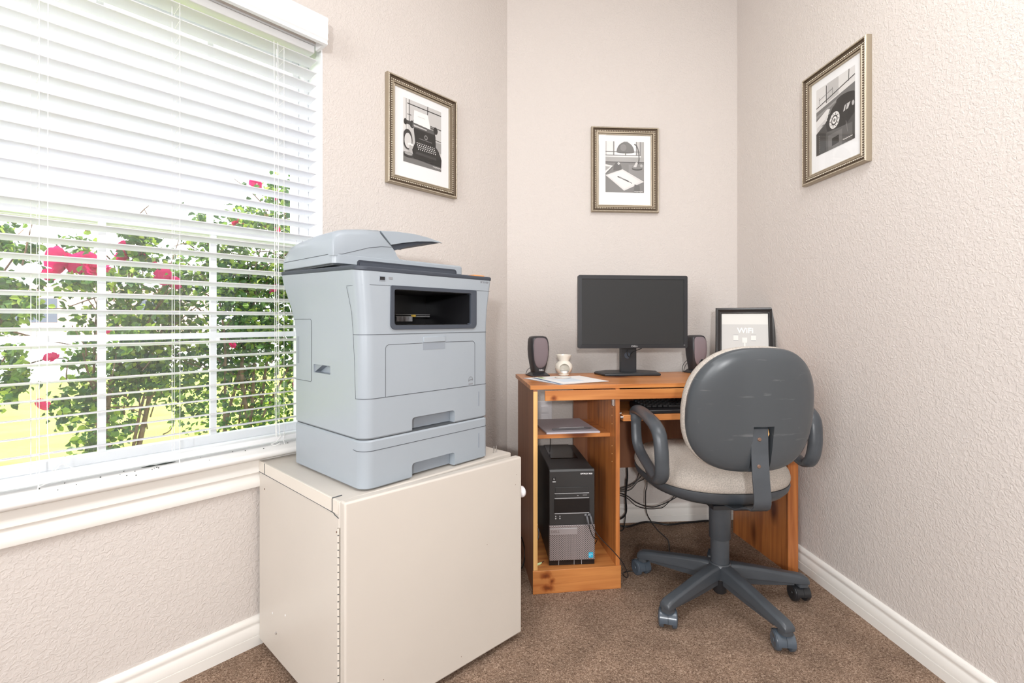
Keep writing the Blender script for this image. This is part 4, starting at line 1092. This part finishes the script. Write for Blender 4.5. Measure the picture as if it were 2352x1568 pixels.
# folder + pen on the middle shelf
pd = [(.252, 1.862), (.468, 1.874), (.456, 2.09), (.262, 2.10)]
pd = [dloc(.066, .070)[:2], dloc(.276, .070)[:2], dloc(.262, .325)[:2], dloc(.052, .325)[:2]]
o = sheet('pale lilac grey folder lying on the middle shelf of the desk', pd, .5655, 'pad', .006, 'folder', None, cat='folder')
b = MB(); b.tube([(-.078, 0, 0), (-.072, 0, 0), (.0, 0, 0), (.06, 0, 0), (.076, .001, 0), (.082, .001, 0)], [.0030, .0042, .0046, .0044, .0032, .001], 10)
x, y, _ = dloc(.172, .105)
o = b.build('pen', M['pen'], loc=(x, y, .5765), rot=(0, 0, R(6))); tag(o, 'grey pen lying on the folder on the desk shelf', 'pen')
b = MB(); b.box(-.05, .05, -.0015, .0015, -.0008, .0008); b.build('clip', M['silver'], o, loc=(0, 0, .0046), smooth=0)

# keyboard
kx, ky, _ = dloc(.665, .075)
kb = thing('computer_keyboard', 'black computer keyboard on the pull-out tray under the desk top', 'keyboard', (kx, ky, .6455), DA)
b = MB(); b.prism([(-.070, 0), (-.070, .012), (-.066, .015), (-.050, .017), (.080, .026), (.086, .022), (.086, 0)], 0, -.235, .235); b.build('case', M['black'], kb, bevel=.002)
ang = math.atan2(.009, .13)
key_me = MB().box(-.008, .008, -.0085, .0085, 0, .007).mesh('key', M['tower'])
for r in range(5):
    for k in range(19):
        if r == 4 and 3 < k < 10: continue
        if k == 14: continue
        xx = -.217 + (k if k < 15 else k + .6) * .0222 + (r * .003 if k < 14 else 0)
        yy = .060 - r * .0225
        ko = bpy.data.objects.new('key', key_me); COL.objects.link(ko); ko.parent = kb
        ko.location = (xx, yy, .0215 + (yy + .05) * ang - .003); ko.rotation_euler = (ang, 0, 0)
MB().box(-.125, -.005, -.0385, -.0215, .0175, .0255).build('space_bar', M['tower'], kb, bevel=.001)

# computer tower
ct = thing('computer_tower', 'black desktop computer tower with grey perforated lower front, inside the desk bay', 'computer', (0.262, 1.822, .0838), R(0.5))
TWd, TD, TH = .172, .365, .358
b = MB(); b.box(.002, TWd - .002, .012, TD, .008, TH - .002); b.build('case', M['tower'], ct, bevel=.003)
b = MB(); b.prism([(.0, .150), (.0, .350), (.006, .358), (.020, .358), (.020, .150)], 0, 0, TWd); b.build('front_panel', M['tower'], ct, bevel=.002)
b = MB(); b.box(.0, TWd, -.004, .014, .020, .150); gr = b.build('grille', M['grille'], ct, bevel=.002)
b = MB(); b.box(.0, TWd, .002, .02, .0, .020)
b.build('base', M['tower_gloss'], ct, bevel=.001)
b = MB(); b.box(.001, .105, -.0065, -.003, .116, .139); bd = b.build('badge', M['badge'], gr, bevel=.001)
b = MB(); b.box(.001, .105, -.0068, -.0040, .139, .1405); b.build('badge_trim', M['silver'], bd, smooth=0)
text('lettering', 'DELL', .014, M['badge_text'], bd, (.022, -.0068, .129), (R(90), 0, 0), squeeze=1.1)
b = MB(); b.prism(rrect(.148, .165, .027, .047, .002, 3), 1, -.0046, -.0038); sk = b.build('sticker', M['sticker'], gr)
b = MB(); b.tube([(.1565 + .005 * cos(R(a)), -.0048, .037 + .004 * sin(R(a))) for a in range(0, 300, 30)], .0007, 5); b.build('sticker_mark', M['logo'], sk)
b = MB(); b.box(.018, .152, -.002, .002, .196, .249); b.build('bay_cover', M['tower_gloss'], ct, bevel=.001)
b = MB(); b.box(.022, .148, -.0025, .001, .2535, .267); b.box(.022, .148, -.0025, .001, .272, .292); dv = b.build('disc_drive', M['tower'], ct, bevel=.001)
b = MB()
for z in (.2695, .2515, .195): b.box(.020, .150, -.0032, .0, z - .0012, z + .0008)
b.box(.105, .110, -.0034, 0, .259, .261); b.box(.126, .142, -.0034, 0, .261, .2625)
b.build('drive_trim', M['silver'], dv, smooth=0)
b = MB(); b.box(.012, .024, -.002, .0, .318, .331); pb = b.build('power_button', M['black'], ct, bevel=.001)
b = MB(); b.box(.012, .024, -.0022, -.0005, .312, .3145); b.tube([(.018 + .0028 * cos(R(a)), -.0022, .324 + .0028 * sin(R(a))) for a in range(120, 421, 30)], .0004, 4); b.build('power_mark', M['logo'], pb, smooth=0)
text('lettering', 'OPTIPLEX 9020', .0068, M['logo'], ct, (.140, -.0006, .3405), (R(90), 0, 0))
b = MB()
for x in (.024, .040): b.lathe([(.0028, 0), (.0028, -.001), (0, -.001)], 12, c=(x, -.0002, .176), axis=1); b.lathe([(.0022, 0), (.0022, -.001), (0, -.001)], 12, c=(x, -.0002, .184), axis=1)
b.build('audio_jack', M['silver'], ct)
b = MB()
for x in (.138, .152): b.box(x - .004, x + .004, -.0012, 0, .183, .190)
b.build('usb_port', M['silver'], ct, smooth=0)
b = MB()
for x in (.036, .094, .122): b.box(x - .0007, x + .0007, .0012, .003, .001, .019)
b.build('base_rib', M['silver'], ct, smooth=0)
b = MB(); b.prism([(.15, TH - .0018), (.36, TH - .0018), (.36, TH + .001), (.155, TH - .0005)], 0, .03, .14); b.build('top_recess', M['tower_gloss'], ct, smooth=0)
# usb leads from the tower front
for i, (label, off) in enumerate((('left one of two USB leads plugged into the front of the computer tower', 0), ('right one of two USB leads plugged into the tower front, running out under the chair', 1))):
    t = thing('usb_lead', label, 'cable', (.401 + .014 * i, 1.815, .269), 0, 'usb leads in the tower front')
    b = MB(); b.tube([(0, .004, .003), (.001, -.006, -.002), (.003, -.011, -.015), (.006, -.012, -.028)], [.0032, .0042, .0042, .0022], 10); b.build('plug', M['cable_grey'], t)
    if i == 0: pts = [(.006, -.012, -.028), (.012, -.012, -.05), (.024, -.010, -.075), (.037, -.002, -.085), (.045, .02, -.10), (.045, .08, -.15), (.045, .14, -.1825)]
    else: pts = [(.006, -.012, -.028), (.012, -.018, -.045), (.03, -.028, -.07), (.06, -.034, -.10), (.088, -.036, -.13), (.115, -.036, -.165), (.135, -.030, -.21), (.142, .02, -.245), (.150, .085, -.264), (.180, .105, -.2665), (.215, .098, -.2665)]
    b = MB(); b.tube(spline(pts, 6), .0017, 7); b.build('cord', M['cable'], t)
# green audio plug
t = thing('audio_plug', 'pale green audio plug lying on the bottom shelf left of the tower', 'plug', dloc(.030, .042, .0875), R(38))
b = MB(); b.tube([(-.012, 0, 0), (-.010, 0, 0), (.004, 0, 0), (.013, 0, 0), (.016, 0, 0)], [.0025, .0042, .0042, .0030, .0015], 10); b.build('body', M['green_plug'], t)
b = MB(); b.tube([(.016, 0, 0), (.028, 0, .002)], .0012, 8); b.build('tip', M['metal'], t)
b = MB(); b.tube([(-.012, 0, 0), (-.016, .002, -.002)], .0014, 6); b.build('cord', M['cable'], t)

# cables behind the desk and at the left of the tower
G = 'cables hanging behind the desk'
cable('thick black cable hanging straight down behind the desk opening', [(.700, 2.30, .345), (.702, 2.30, .32), (.705, 2.30, .252), (.697, 2.30, .164), (.700, 2.30, .092), (.680, 2.30, .06), (.64, 2.31, .045)], .0042, grp=G)
cable('thin black cable dropping beside the thick one and bending onto the carpet', [(.694, 2.285, .25), (.690, 2.28, .154), (.690, 2.28, .085), (.681, 2.28, .019), (.660, 2.28, .006), (.62, 2.28, .004)], .0022, grp=G)
cable('uppermost of the black cables fanning out toward the chair arm', [(.62, 2.33, .18), (.672, 2.32, .192), (.747, 2.32, .221), (.792, 2.32, .273), (.80, 2.31, .36)], .0023, grp=G)
cable('second of the black cables fanning up toward the chair arm', [(.62, 2.33, .178), (.672, 2.32, .184), (.714, 2.32, .195), (.744, 2.32, .215), (.765, 2.325, .25), (.79, 2.33, .36)], .002, grp=G)
cable('third of the black cables fanning up toward the chair arm', [(.62, 2.33, .172), (.672, 2.32, .177), (.726, 2.32, .186), (.759, 2.32, .22), (.804, 2.325, .247), (.85, 2.33, .36)], .002, grp=G)
cable('black cable sagging in a long curve in front of the back baseboard', [(.62, 2.31, .184), (.666, 2.30, .178), (.708, 2.30, .161), (.749, 2.30, .131), (.797, 2.30, .112), (.85, 2.30, .111), (.934, 2.30, .147), (1.0, 2.30, .20), (1.03, 2.30, .345)], .0026, grp=G)
cable('lower black cable sagging just under the long curved one', [(.62, 2.32, .17), (.669, 2.31, .164), (.708, 2.31, .149), (.749, 2.31, .113), (.80, 2.31, .097), (.854, 2.31, .096), (.90, 2.32, .108), (.98, 2.33, .2), (.99, 2.33, .35)], .002, grp=G)
cable('black cable dropping from behind the desk and running forward over the carpet', [(.795, 2.28, .345), (.793, 2.28, .257), (.793, 2.28, .21), (.787, 2.28, .184), (.790, 2.28, .097), (.816, 2.28, .044), (.843, 2.27, .008), (.850, 2.24, .004), (.854, 2.173, .004), (.827, 2.093, .004), (.80, 2.02, .004)], .0023, grp=G)
cable('thick black power cable lying on the carpet along the back baseboard', [(.60, 2.33, .006), (.678, 2.34, .006), (.717, 2.33, .006), (.805, 2.372, .006), (.852, 2.370, .006), (.916, 2.338, .006), (.998, 2.35, .006), (1.126, 2.368, .006), (1.22, 2.36, .006)], .0045, grp=G)
cable('black cable looping out from behind the beige cabinet beside the desk', [(.145, 2.02, .125), (.168, 2.01, .12), (.182, 2.0, .085), (.186, 1.99, .045), (.175, 1.97, .012), (.15, 1.95, .0035), (.10, 1.94, .003)], .0026)
GT = 'cables left of the computer tower'
cable('black cable with a kink hanging left of the computer tower', [dloc(.030, .30, .33), dloc(.036, .28, .29), dloc(.045, .27, .262), dloc(.034, .27, .24), dloc(.050, .26, .215), dloc(.040, .25, .16), dloc(.042, .24, .13), dloc(.034, .22, .10), dloc(.030, .20, .0855)], .0019, grp=GT)
cable('grey looped cable resting left of the computer tower', [dloc(.032, .20, .105), dloc(.040, .19, .14), dloc(.050, .19, .165), dloc(.056, .18, .150), dloc(.052, .17, .125), dloc(.036, .16, .112), dloc(.026, .15, .090), dloc(.024, .13, .086)], .0019, m='cable_grey', grp=GT)
cable('thin black wire dangling from under the middle shelf above the tower', [dloc(.10, .26, .549), dloc(.115, .25, .53), dloc(.118, .25, .50), dloc(.118, .26, .445)], .0015)
# outlet plate + white upright strip
t = thing('wall_outlet', 'pale wall outlet plate on the back wall, seen under the left end of the desk', 'outlet', (.322, 2.3995, .545), 0)
b = MB(); b.prism(rrect(-.035, .035, -.057, .057, .004, 3), 1, -.005, 0); b.build('plate', M['outlet'], t, bevel=.001)
b = MB(); b.box(-.018, .018, -.014, -.005, .006, .034); b.box(-.018, .018, -.007, -.005, -.034, -.006); b.build('socket', M['outlet'], t, bevel=.002)
o = MB().box(-.009, .009, -.010, .010, 0, .300).build('surge_strip', M['pad'], loc=(*dloc(.052, .28)[:2], .0838), bevel=.003)
tag(o, 'pale upright plastic strip standing in the desk bay left of the computer tower', 'power strip')
for z in (.06, .12, .18, .24): MB().box(-.005, .005, -.0108, -.0098, z - .006, z + .006).build('socket', M['seam'], o, smooth=0)

# ================================================================== office chair
CX, CY = 0.857, 1.700
ch = thing('office_chair', 'slate grey swivel office chair with oatmeal fabric seat, back turned to us', 'chair', (CX, CY, 0), R(-1))
CP = M['chair']
# base: hub, five legs, casters
b = MB(); b.lathe([(.0, .085), (.030, .085), (.038, .090), (.040, .125), (.038, .137), (.034, .141), (0, .141)], 30); b.build('base_hub', CP, ch, smooth=40)
b = MB(); b.lathe([(0, .032), (.018, .032), (.0225, .037), (.0235, .09), (0, .09)], 20); b.build('column_foot', M['chair_dark'], ch, smooth=50)
for k in range(5):
    a = R(-77.5 + 1 + 72 * k)
    lg = bpy.data.objects.new('tmp', None)
    b = MB(); rings = []
    for r, zt_, zb_, w in ((.020, .139, .095, .024), (.06, .137, .092, .0215), (.14, .125, .085, .020), (.22, .111, .077, .0190), (.262, .104, .073, .0195), (.288, .099, .071, .0200), (.302, .092, .071, .0195), (.306, .086, .072, .018)):
        bev = .007
        sec = [(-w, zb_), (w, zb_), (w, zt_ - bev), (w - bev, zt_), (-w + bev, zt_), (-w, zt_ - bev)]
        rings.append([(r, y, z) for y, z in sec])
    b.loft(rings)
    leg = b.build('base_leg', CP, ch, rot=(0, 0, a), smooth=50, bevel=.002)
    b = MB(); b.loft([[(r, y, z) for y, z in ((-.012, zb_), (.012, zb_), (.013, zt_), (-.013, zt_))] for r, zb_, zt_ in ((.03, .070, .094), (.14, .066, .088), (.255, .066, .076))]); b.build('leg_rib', CP, leg)
    b = MB(); b.loft([[(x, y, z) for x, y in rrect(.268, .305, -.0185, .0185, .012, 4)] for z in (.060, .078)]); b.build('leg_socket', CP, leg)
    # caster: swivelled independently
    cr = {0: 35, 1: -10, 2: 40, 3: 60, 4: 10}[k]
    ca = bpy.data.objects.new('caster', None); COL.objects.link(ca); ca.parent = ch
    ca.location = (.286 * cos(a), .286 * sin(a), 0); ca.rotation_euler = (0, 0, R({0: -100, 1: -88, 2: 60, 3: -72, 4: -108}[k]))
    me_c = MB(); q = MB(); q.tube([(0, 0, .046), (0, 0, .066)], .0065, 12)
    q.lathe([(0, -.0125), (.020, -.0125), (.020, .0125), (0, .0125)], 16, c=(-.014, 0, .0292), axis=1)
    q.box(-.014, .006, -.010, .010, .046, .060)
    hd = q.build('caster_hood', M['caster'], ca, smooth=40)
    for sy in (-1, 1):
        q = MB(); q.lathe([(0, sy * .0125), (.026, sy * .0125), (.0288, sy * .0145), (.0290, sy * .0235), (.0272, sy * .0275), (.021, sy * .0300), (.018, sy * .0290), (.007, sy * .0290), (.006, sy * .0305), (0, sy * .0305)], 28, c=(-.014, 0, .0292), axis=1)
        q.build('wheel', M['chair_dark'] if k in (1,) else M['caster'], ca, smooth=40)
        # hood cheek over the wheel
        q = MB(); n_ = 17
        r1 = [(-.014 + .0312 * cos(R(-8 + 165 * i / (n_ - 1))), sy * .0005, .0292 + .0312 * sin(R(-8 + 165 * i / (n_ - 1)))) for i in range(n_)]
        r2 = [(p[0], sy * .0255, p[2]) for p in r1]; r3 = [(-.014 + (p[0] + .014) * .955, sy * .0255, .0292 + (p[2] - .0292) * .955) for p in r1]; r4 = [(p[0], sy * .0005, p[2]) for p in r3]
        q.loft([r1, r2, r3, r4, r1], cap=False, closed=False)
        q.add([r1[0], r2[0], r3[0], r4[0]], [(0, 1, 2, 3)]); q.add([r1[-1], r2[-1], r3[-1], r4[-1]], [(3, 2, 1, 0)])
        q.build('caster_cover', M['chair_dark'] if k == 1 else M['caster'], ca, smooth=40)
# column
b = MB(); b.lathe([(0, .139), (.031, .139), (.0315, .143), (.0315, .23), (0, .23)], 32); b.build('gas_column', CP, ch, smooth=40)
b = MB(); b.lathe([(0, .226), (.034, .226), (.0365, .229), (.0375, .355), (0, .355)], 32); b.build('column_cover', CP, ch, smooth=40)
b = MB(); b.lathe([(0, .355), (.036, .355), (.036, .375), (0, .375)], 28); b.box(-.07, .07, -.10, .14, .362, .376); b.build('seat_mechanism', M['chair_dark'], ch, smooth=40)
# seat (superellipse rings)
def srings(prs, ex=2.5, cy=.105, n=56, tiltf=0.03):
    out = []
    for hx, hy, z in prs:
        ring = []
        for k in range(n):
            a = 2 * pi * k / n; c_, s_ = cos(a), sin(a)
            x = hx * abs(c_) ** (2 / ex) * (1 if c_ >= 0 else -1); y = hy * abs(s_) ** (2 / ex) * (1 if s_ >= 0 else -1)
            w_ = 1 + 0.07 * (y / .24)      # a little wider to the front
            ring.append((x * w_ * 1.015 + .012, cy + y, z + tiltf * (y)))
        out.append(ring)
    return out
b = MB(); b.loft(srings([(.08, .08, .368), (.15, .15, .370), (.20, .195, .379), (.238, .229, .396), (.254, .243, .412), (.259, .247, .426), (.258, .246, .435)])); b.build('seat_pan', CP, ch, smooth=60)
b = MB(); b.loft(srings([(.250, .239, .434), (.256, .245, .438), (.259, .248, .446), (.2595, .248, .456), (.256, .245, .469), (.244, .235, .486), (.217, .210, .498), (.16, .16, .505), (.08, .08, .507)])); b.build('seat_cushion', M['fabric'], ch, smooth=60)
# backrest
bcx, bcz, bhx, bhz = -0.010, 0.724, .204, .195
def brings(prs, n=64, ex=2.9):
    out = []
    for s, y0 in prs:
        ring = []
        for k in range(n):
            a = 2 * pi * k / n; c_, s_ = cos(a), sin(a)
            x = bhx * abs(c_) ** (2 / ex) * (1 if c_ >= 0 else -1); z = bhz * abs(s_) ** (2 / ex) * (1 if s_ >= 0 else -1)
            x *= (1 - .13 * max(0, z / bhz) ** 1.6 - .03 * max(0, -z / bhz) ** 2)
            x *= s; z *= s
            yb = y0 + .040 * (x / bhx) ** 2 - .028 * (z / bhz)     # wraps forward at the sides, leans back at the top
            ring.append((bcx + x, yb, bcz + z))
        out.append(ring)
    return out
YB = -.285
b = MB(); b.loft(brings([(.05, YB), (.35, YB + .0005), (.65, YB + .002), (.82, YB + .005), (.92, YB + .010), (.975, YB + .018), (.995, YB + .028), (.985, YB + .040), (.90, YB + .042), (.5, YB + .042), (.05, YB + .042)]))
sh = b.build('back_shell', M['chair_back'], ch, smooth=60)
c = MB(); c.box(-.030, .035, -.40, YB + .045, .40, .680); cut(sh, c)
b = MB(); b.loft(brings([(.93, YB + .041), (.985, YB + .042), (1.004, YB + .047), (1.010, YB + .056), (1.004, YB + .066), (.97, YB + .077), (.85, YB + .085), (.5, YB + .090), (.05, YB + .091)]))
b.build('back_cushion', M['fabric'], ch, smooth=60)
# J shaped back bar
bw = .0265; bxc = -0.006
path = [(YB + .020, .672), (YB + .018, .60), (YB + .010, .52), (YB + .002, .47), (YB + .002, .450), (YB + .008, .434), (YB + .022, .424), (YB + .04, .422), (YB + .07, .412), (YB + .12, .388), (YB + .20, .378)]
b = MB(); rings = []
for i, (y, z) in enumerate(path):
    y0, z0 = path[max(0, i - 1)]; y1, z1 = path[min(len(path) - 1, i + 1)]
    l = math.hypot(y1 - y0, z1 - z0); ny, nz = -(z1 - z0) / l * .003, (y1 - y0) / l * .003
    rings.append([(bxc - bw, y + ny, z + nz), (bxc + bw, y + ny, z + nz), (bxc + bw, y - ny, z - nz), (bxc - bw, y - ny, z - nz)])
b.loft(rings); jb = b.build('back_bar', CP, ch, smooth=50, bevel=.0012)
for x_, z_ in ((bxc - .002, .640), (bxc - .006, .560)):
    b = MB(); b.lathe([(0, .004), (.006, .004), (.006, -.001), (.0045, -.003), (0, -.003)], 16, axis=1); b.build('screw', M['rust'], jb, loc=(x_, YB + .0115 if z_ < .6 else YB + .0155, z_))
b = MB(); b.tube([(-.018, YB + .028, .664), (.022, YB + .028, .664)], .003, 8); b.tube([(.022, YB + .026, .668), (.023, YB + .022, .655), (.018, YB + .020, .648)], .0035, 8, mi=1); b.build('height_catch', [M['chair_dark'], M['raw_edge']], jb)
# armrests: closed loops
for sx in (-1, 1):
    X = sx * .270
    loop = [(X, .105, .654), (X, .06, .662), (X, -.02, .657), (X, -.095, .645), (X - sx * .002, -.135, .622), (X - sx * .004, -.148, .58), (X - sx * .006, -.150, .53), (X - sx * .010, -.140, .487), (X - sx * .010, -.108, .463), (X - sx * .010, -.06, .468), (X - sx * .008, .02, .488), (X - sx * .004, .075, .512), (X, .098, .545), (X, .108, .60), (X, .112, .635)]
    dz_, dy_ = (.0, .0) if sx < 0 else (.040, .025)
    loop = [(x_, y_ + dy_, z_ + .008 + dz_) for x_, y_, z_ in loop]
    q = spline(loop, 4, True)
    rr = []
    for p in q: rr.append(.0205 if p.z > .62 else (.0200 if p.y < -.10 else .0165))
    b = MB(); b.tube(q, rr, 14, closed=True, up=(1, 0, 0), squash=(1.18, .88))
    ar = b.build('armrest', CP, ch, smooth=60)
    b = MB(); b.tube([(sx * .15, .03, .392), (sx * .215, .03, .402), (sx * .245, .03, .435 + dz_), (sx * .262, .03, .490 + dz_)], .007, 8, squash=(1, 2.5)); b.build('arm_bracket', CP, ar)
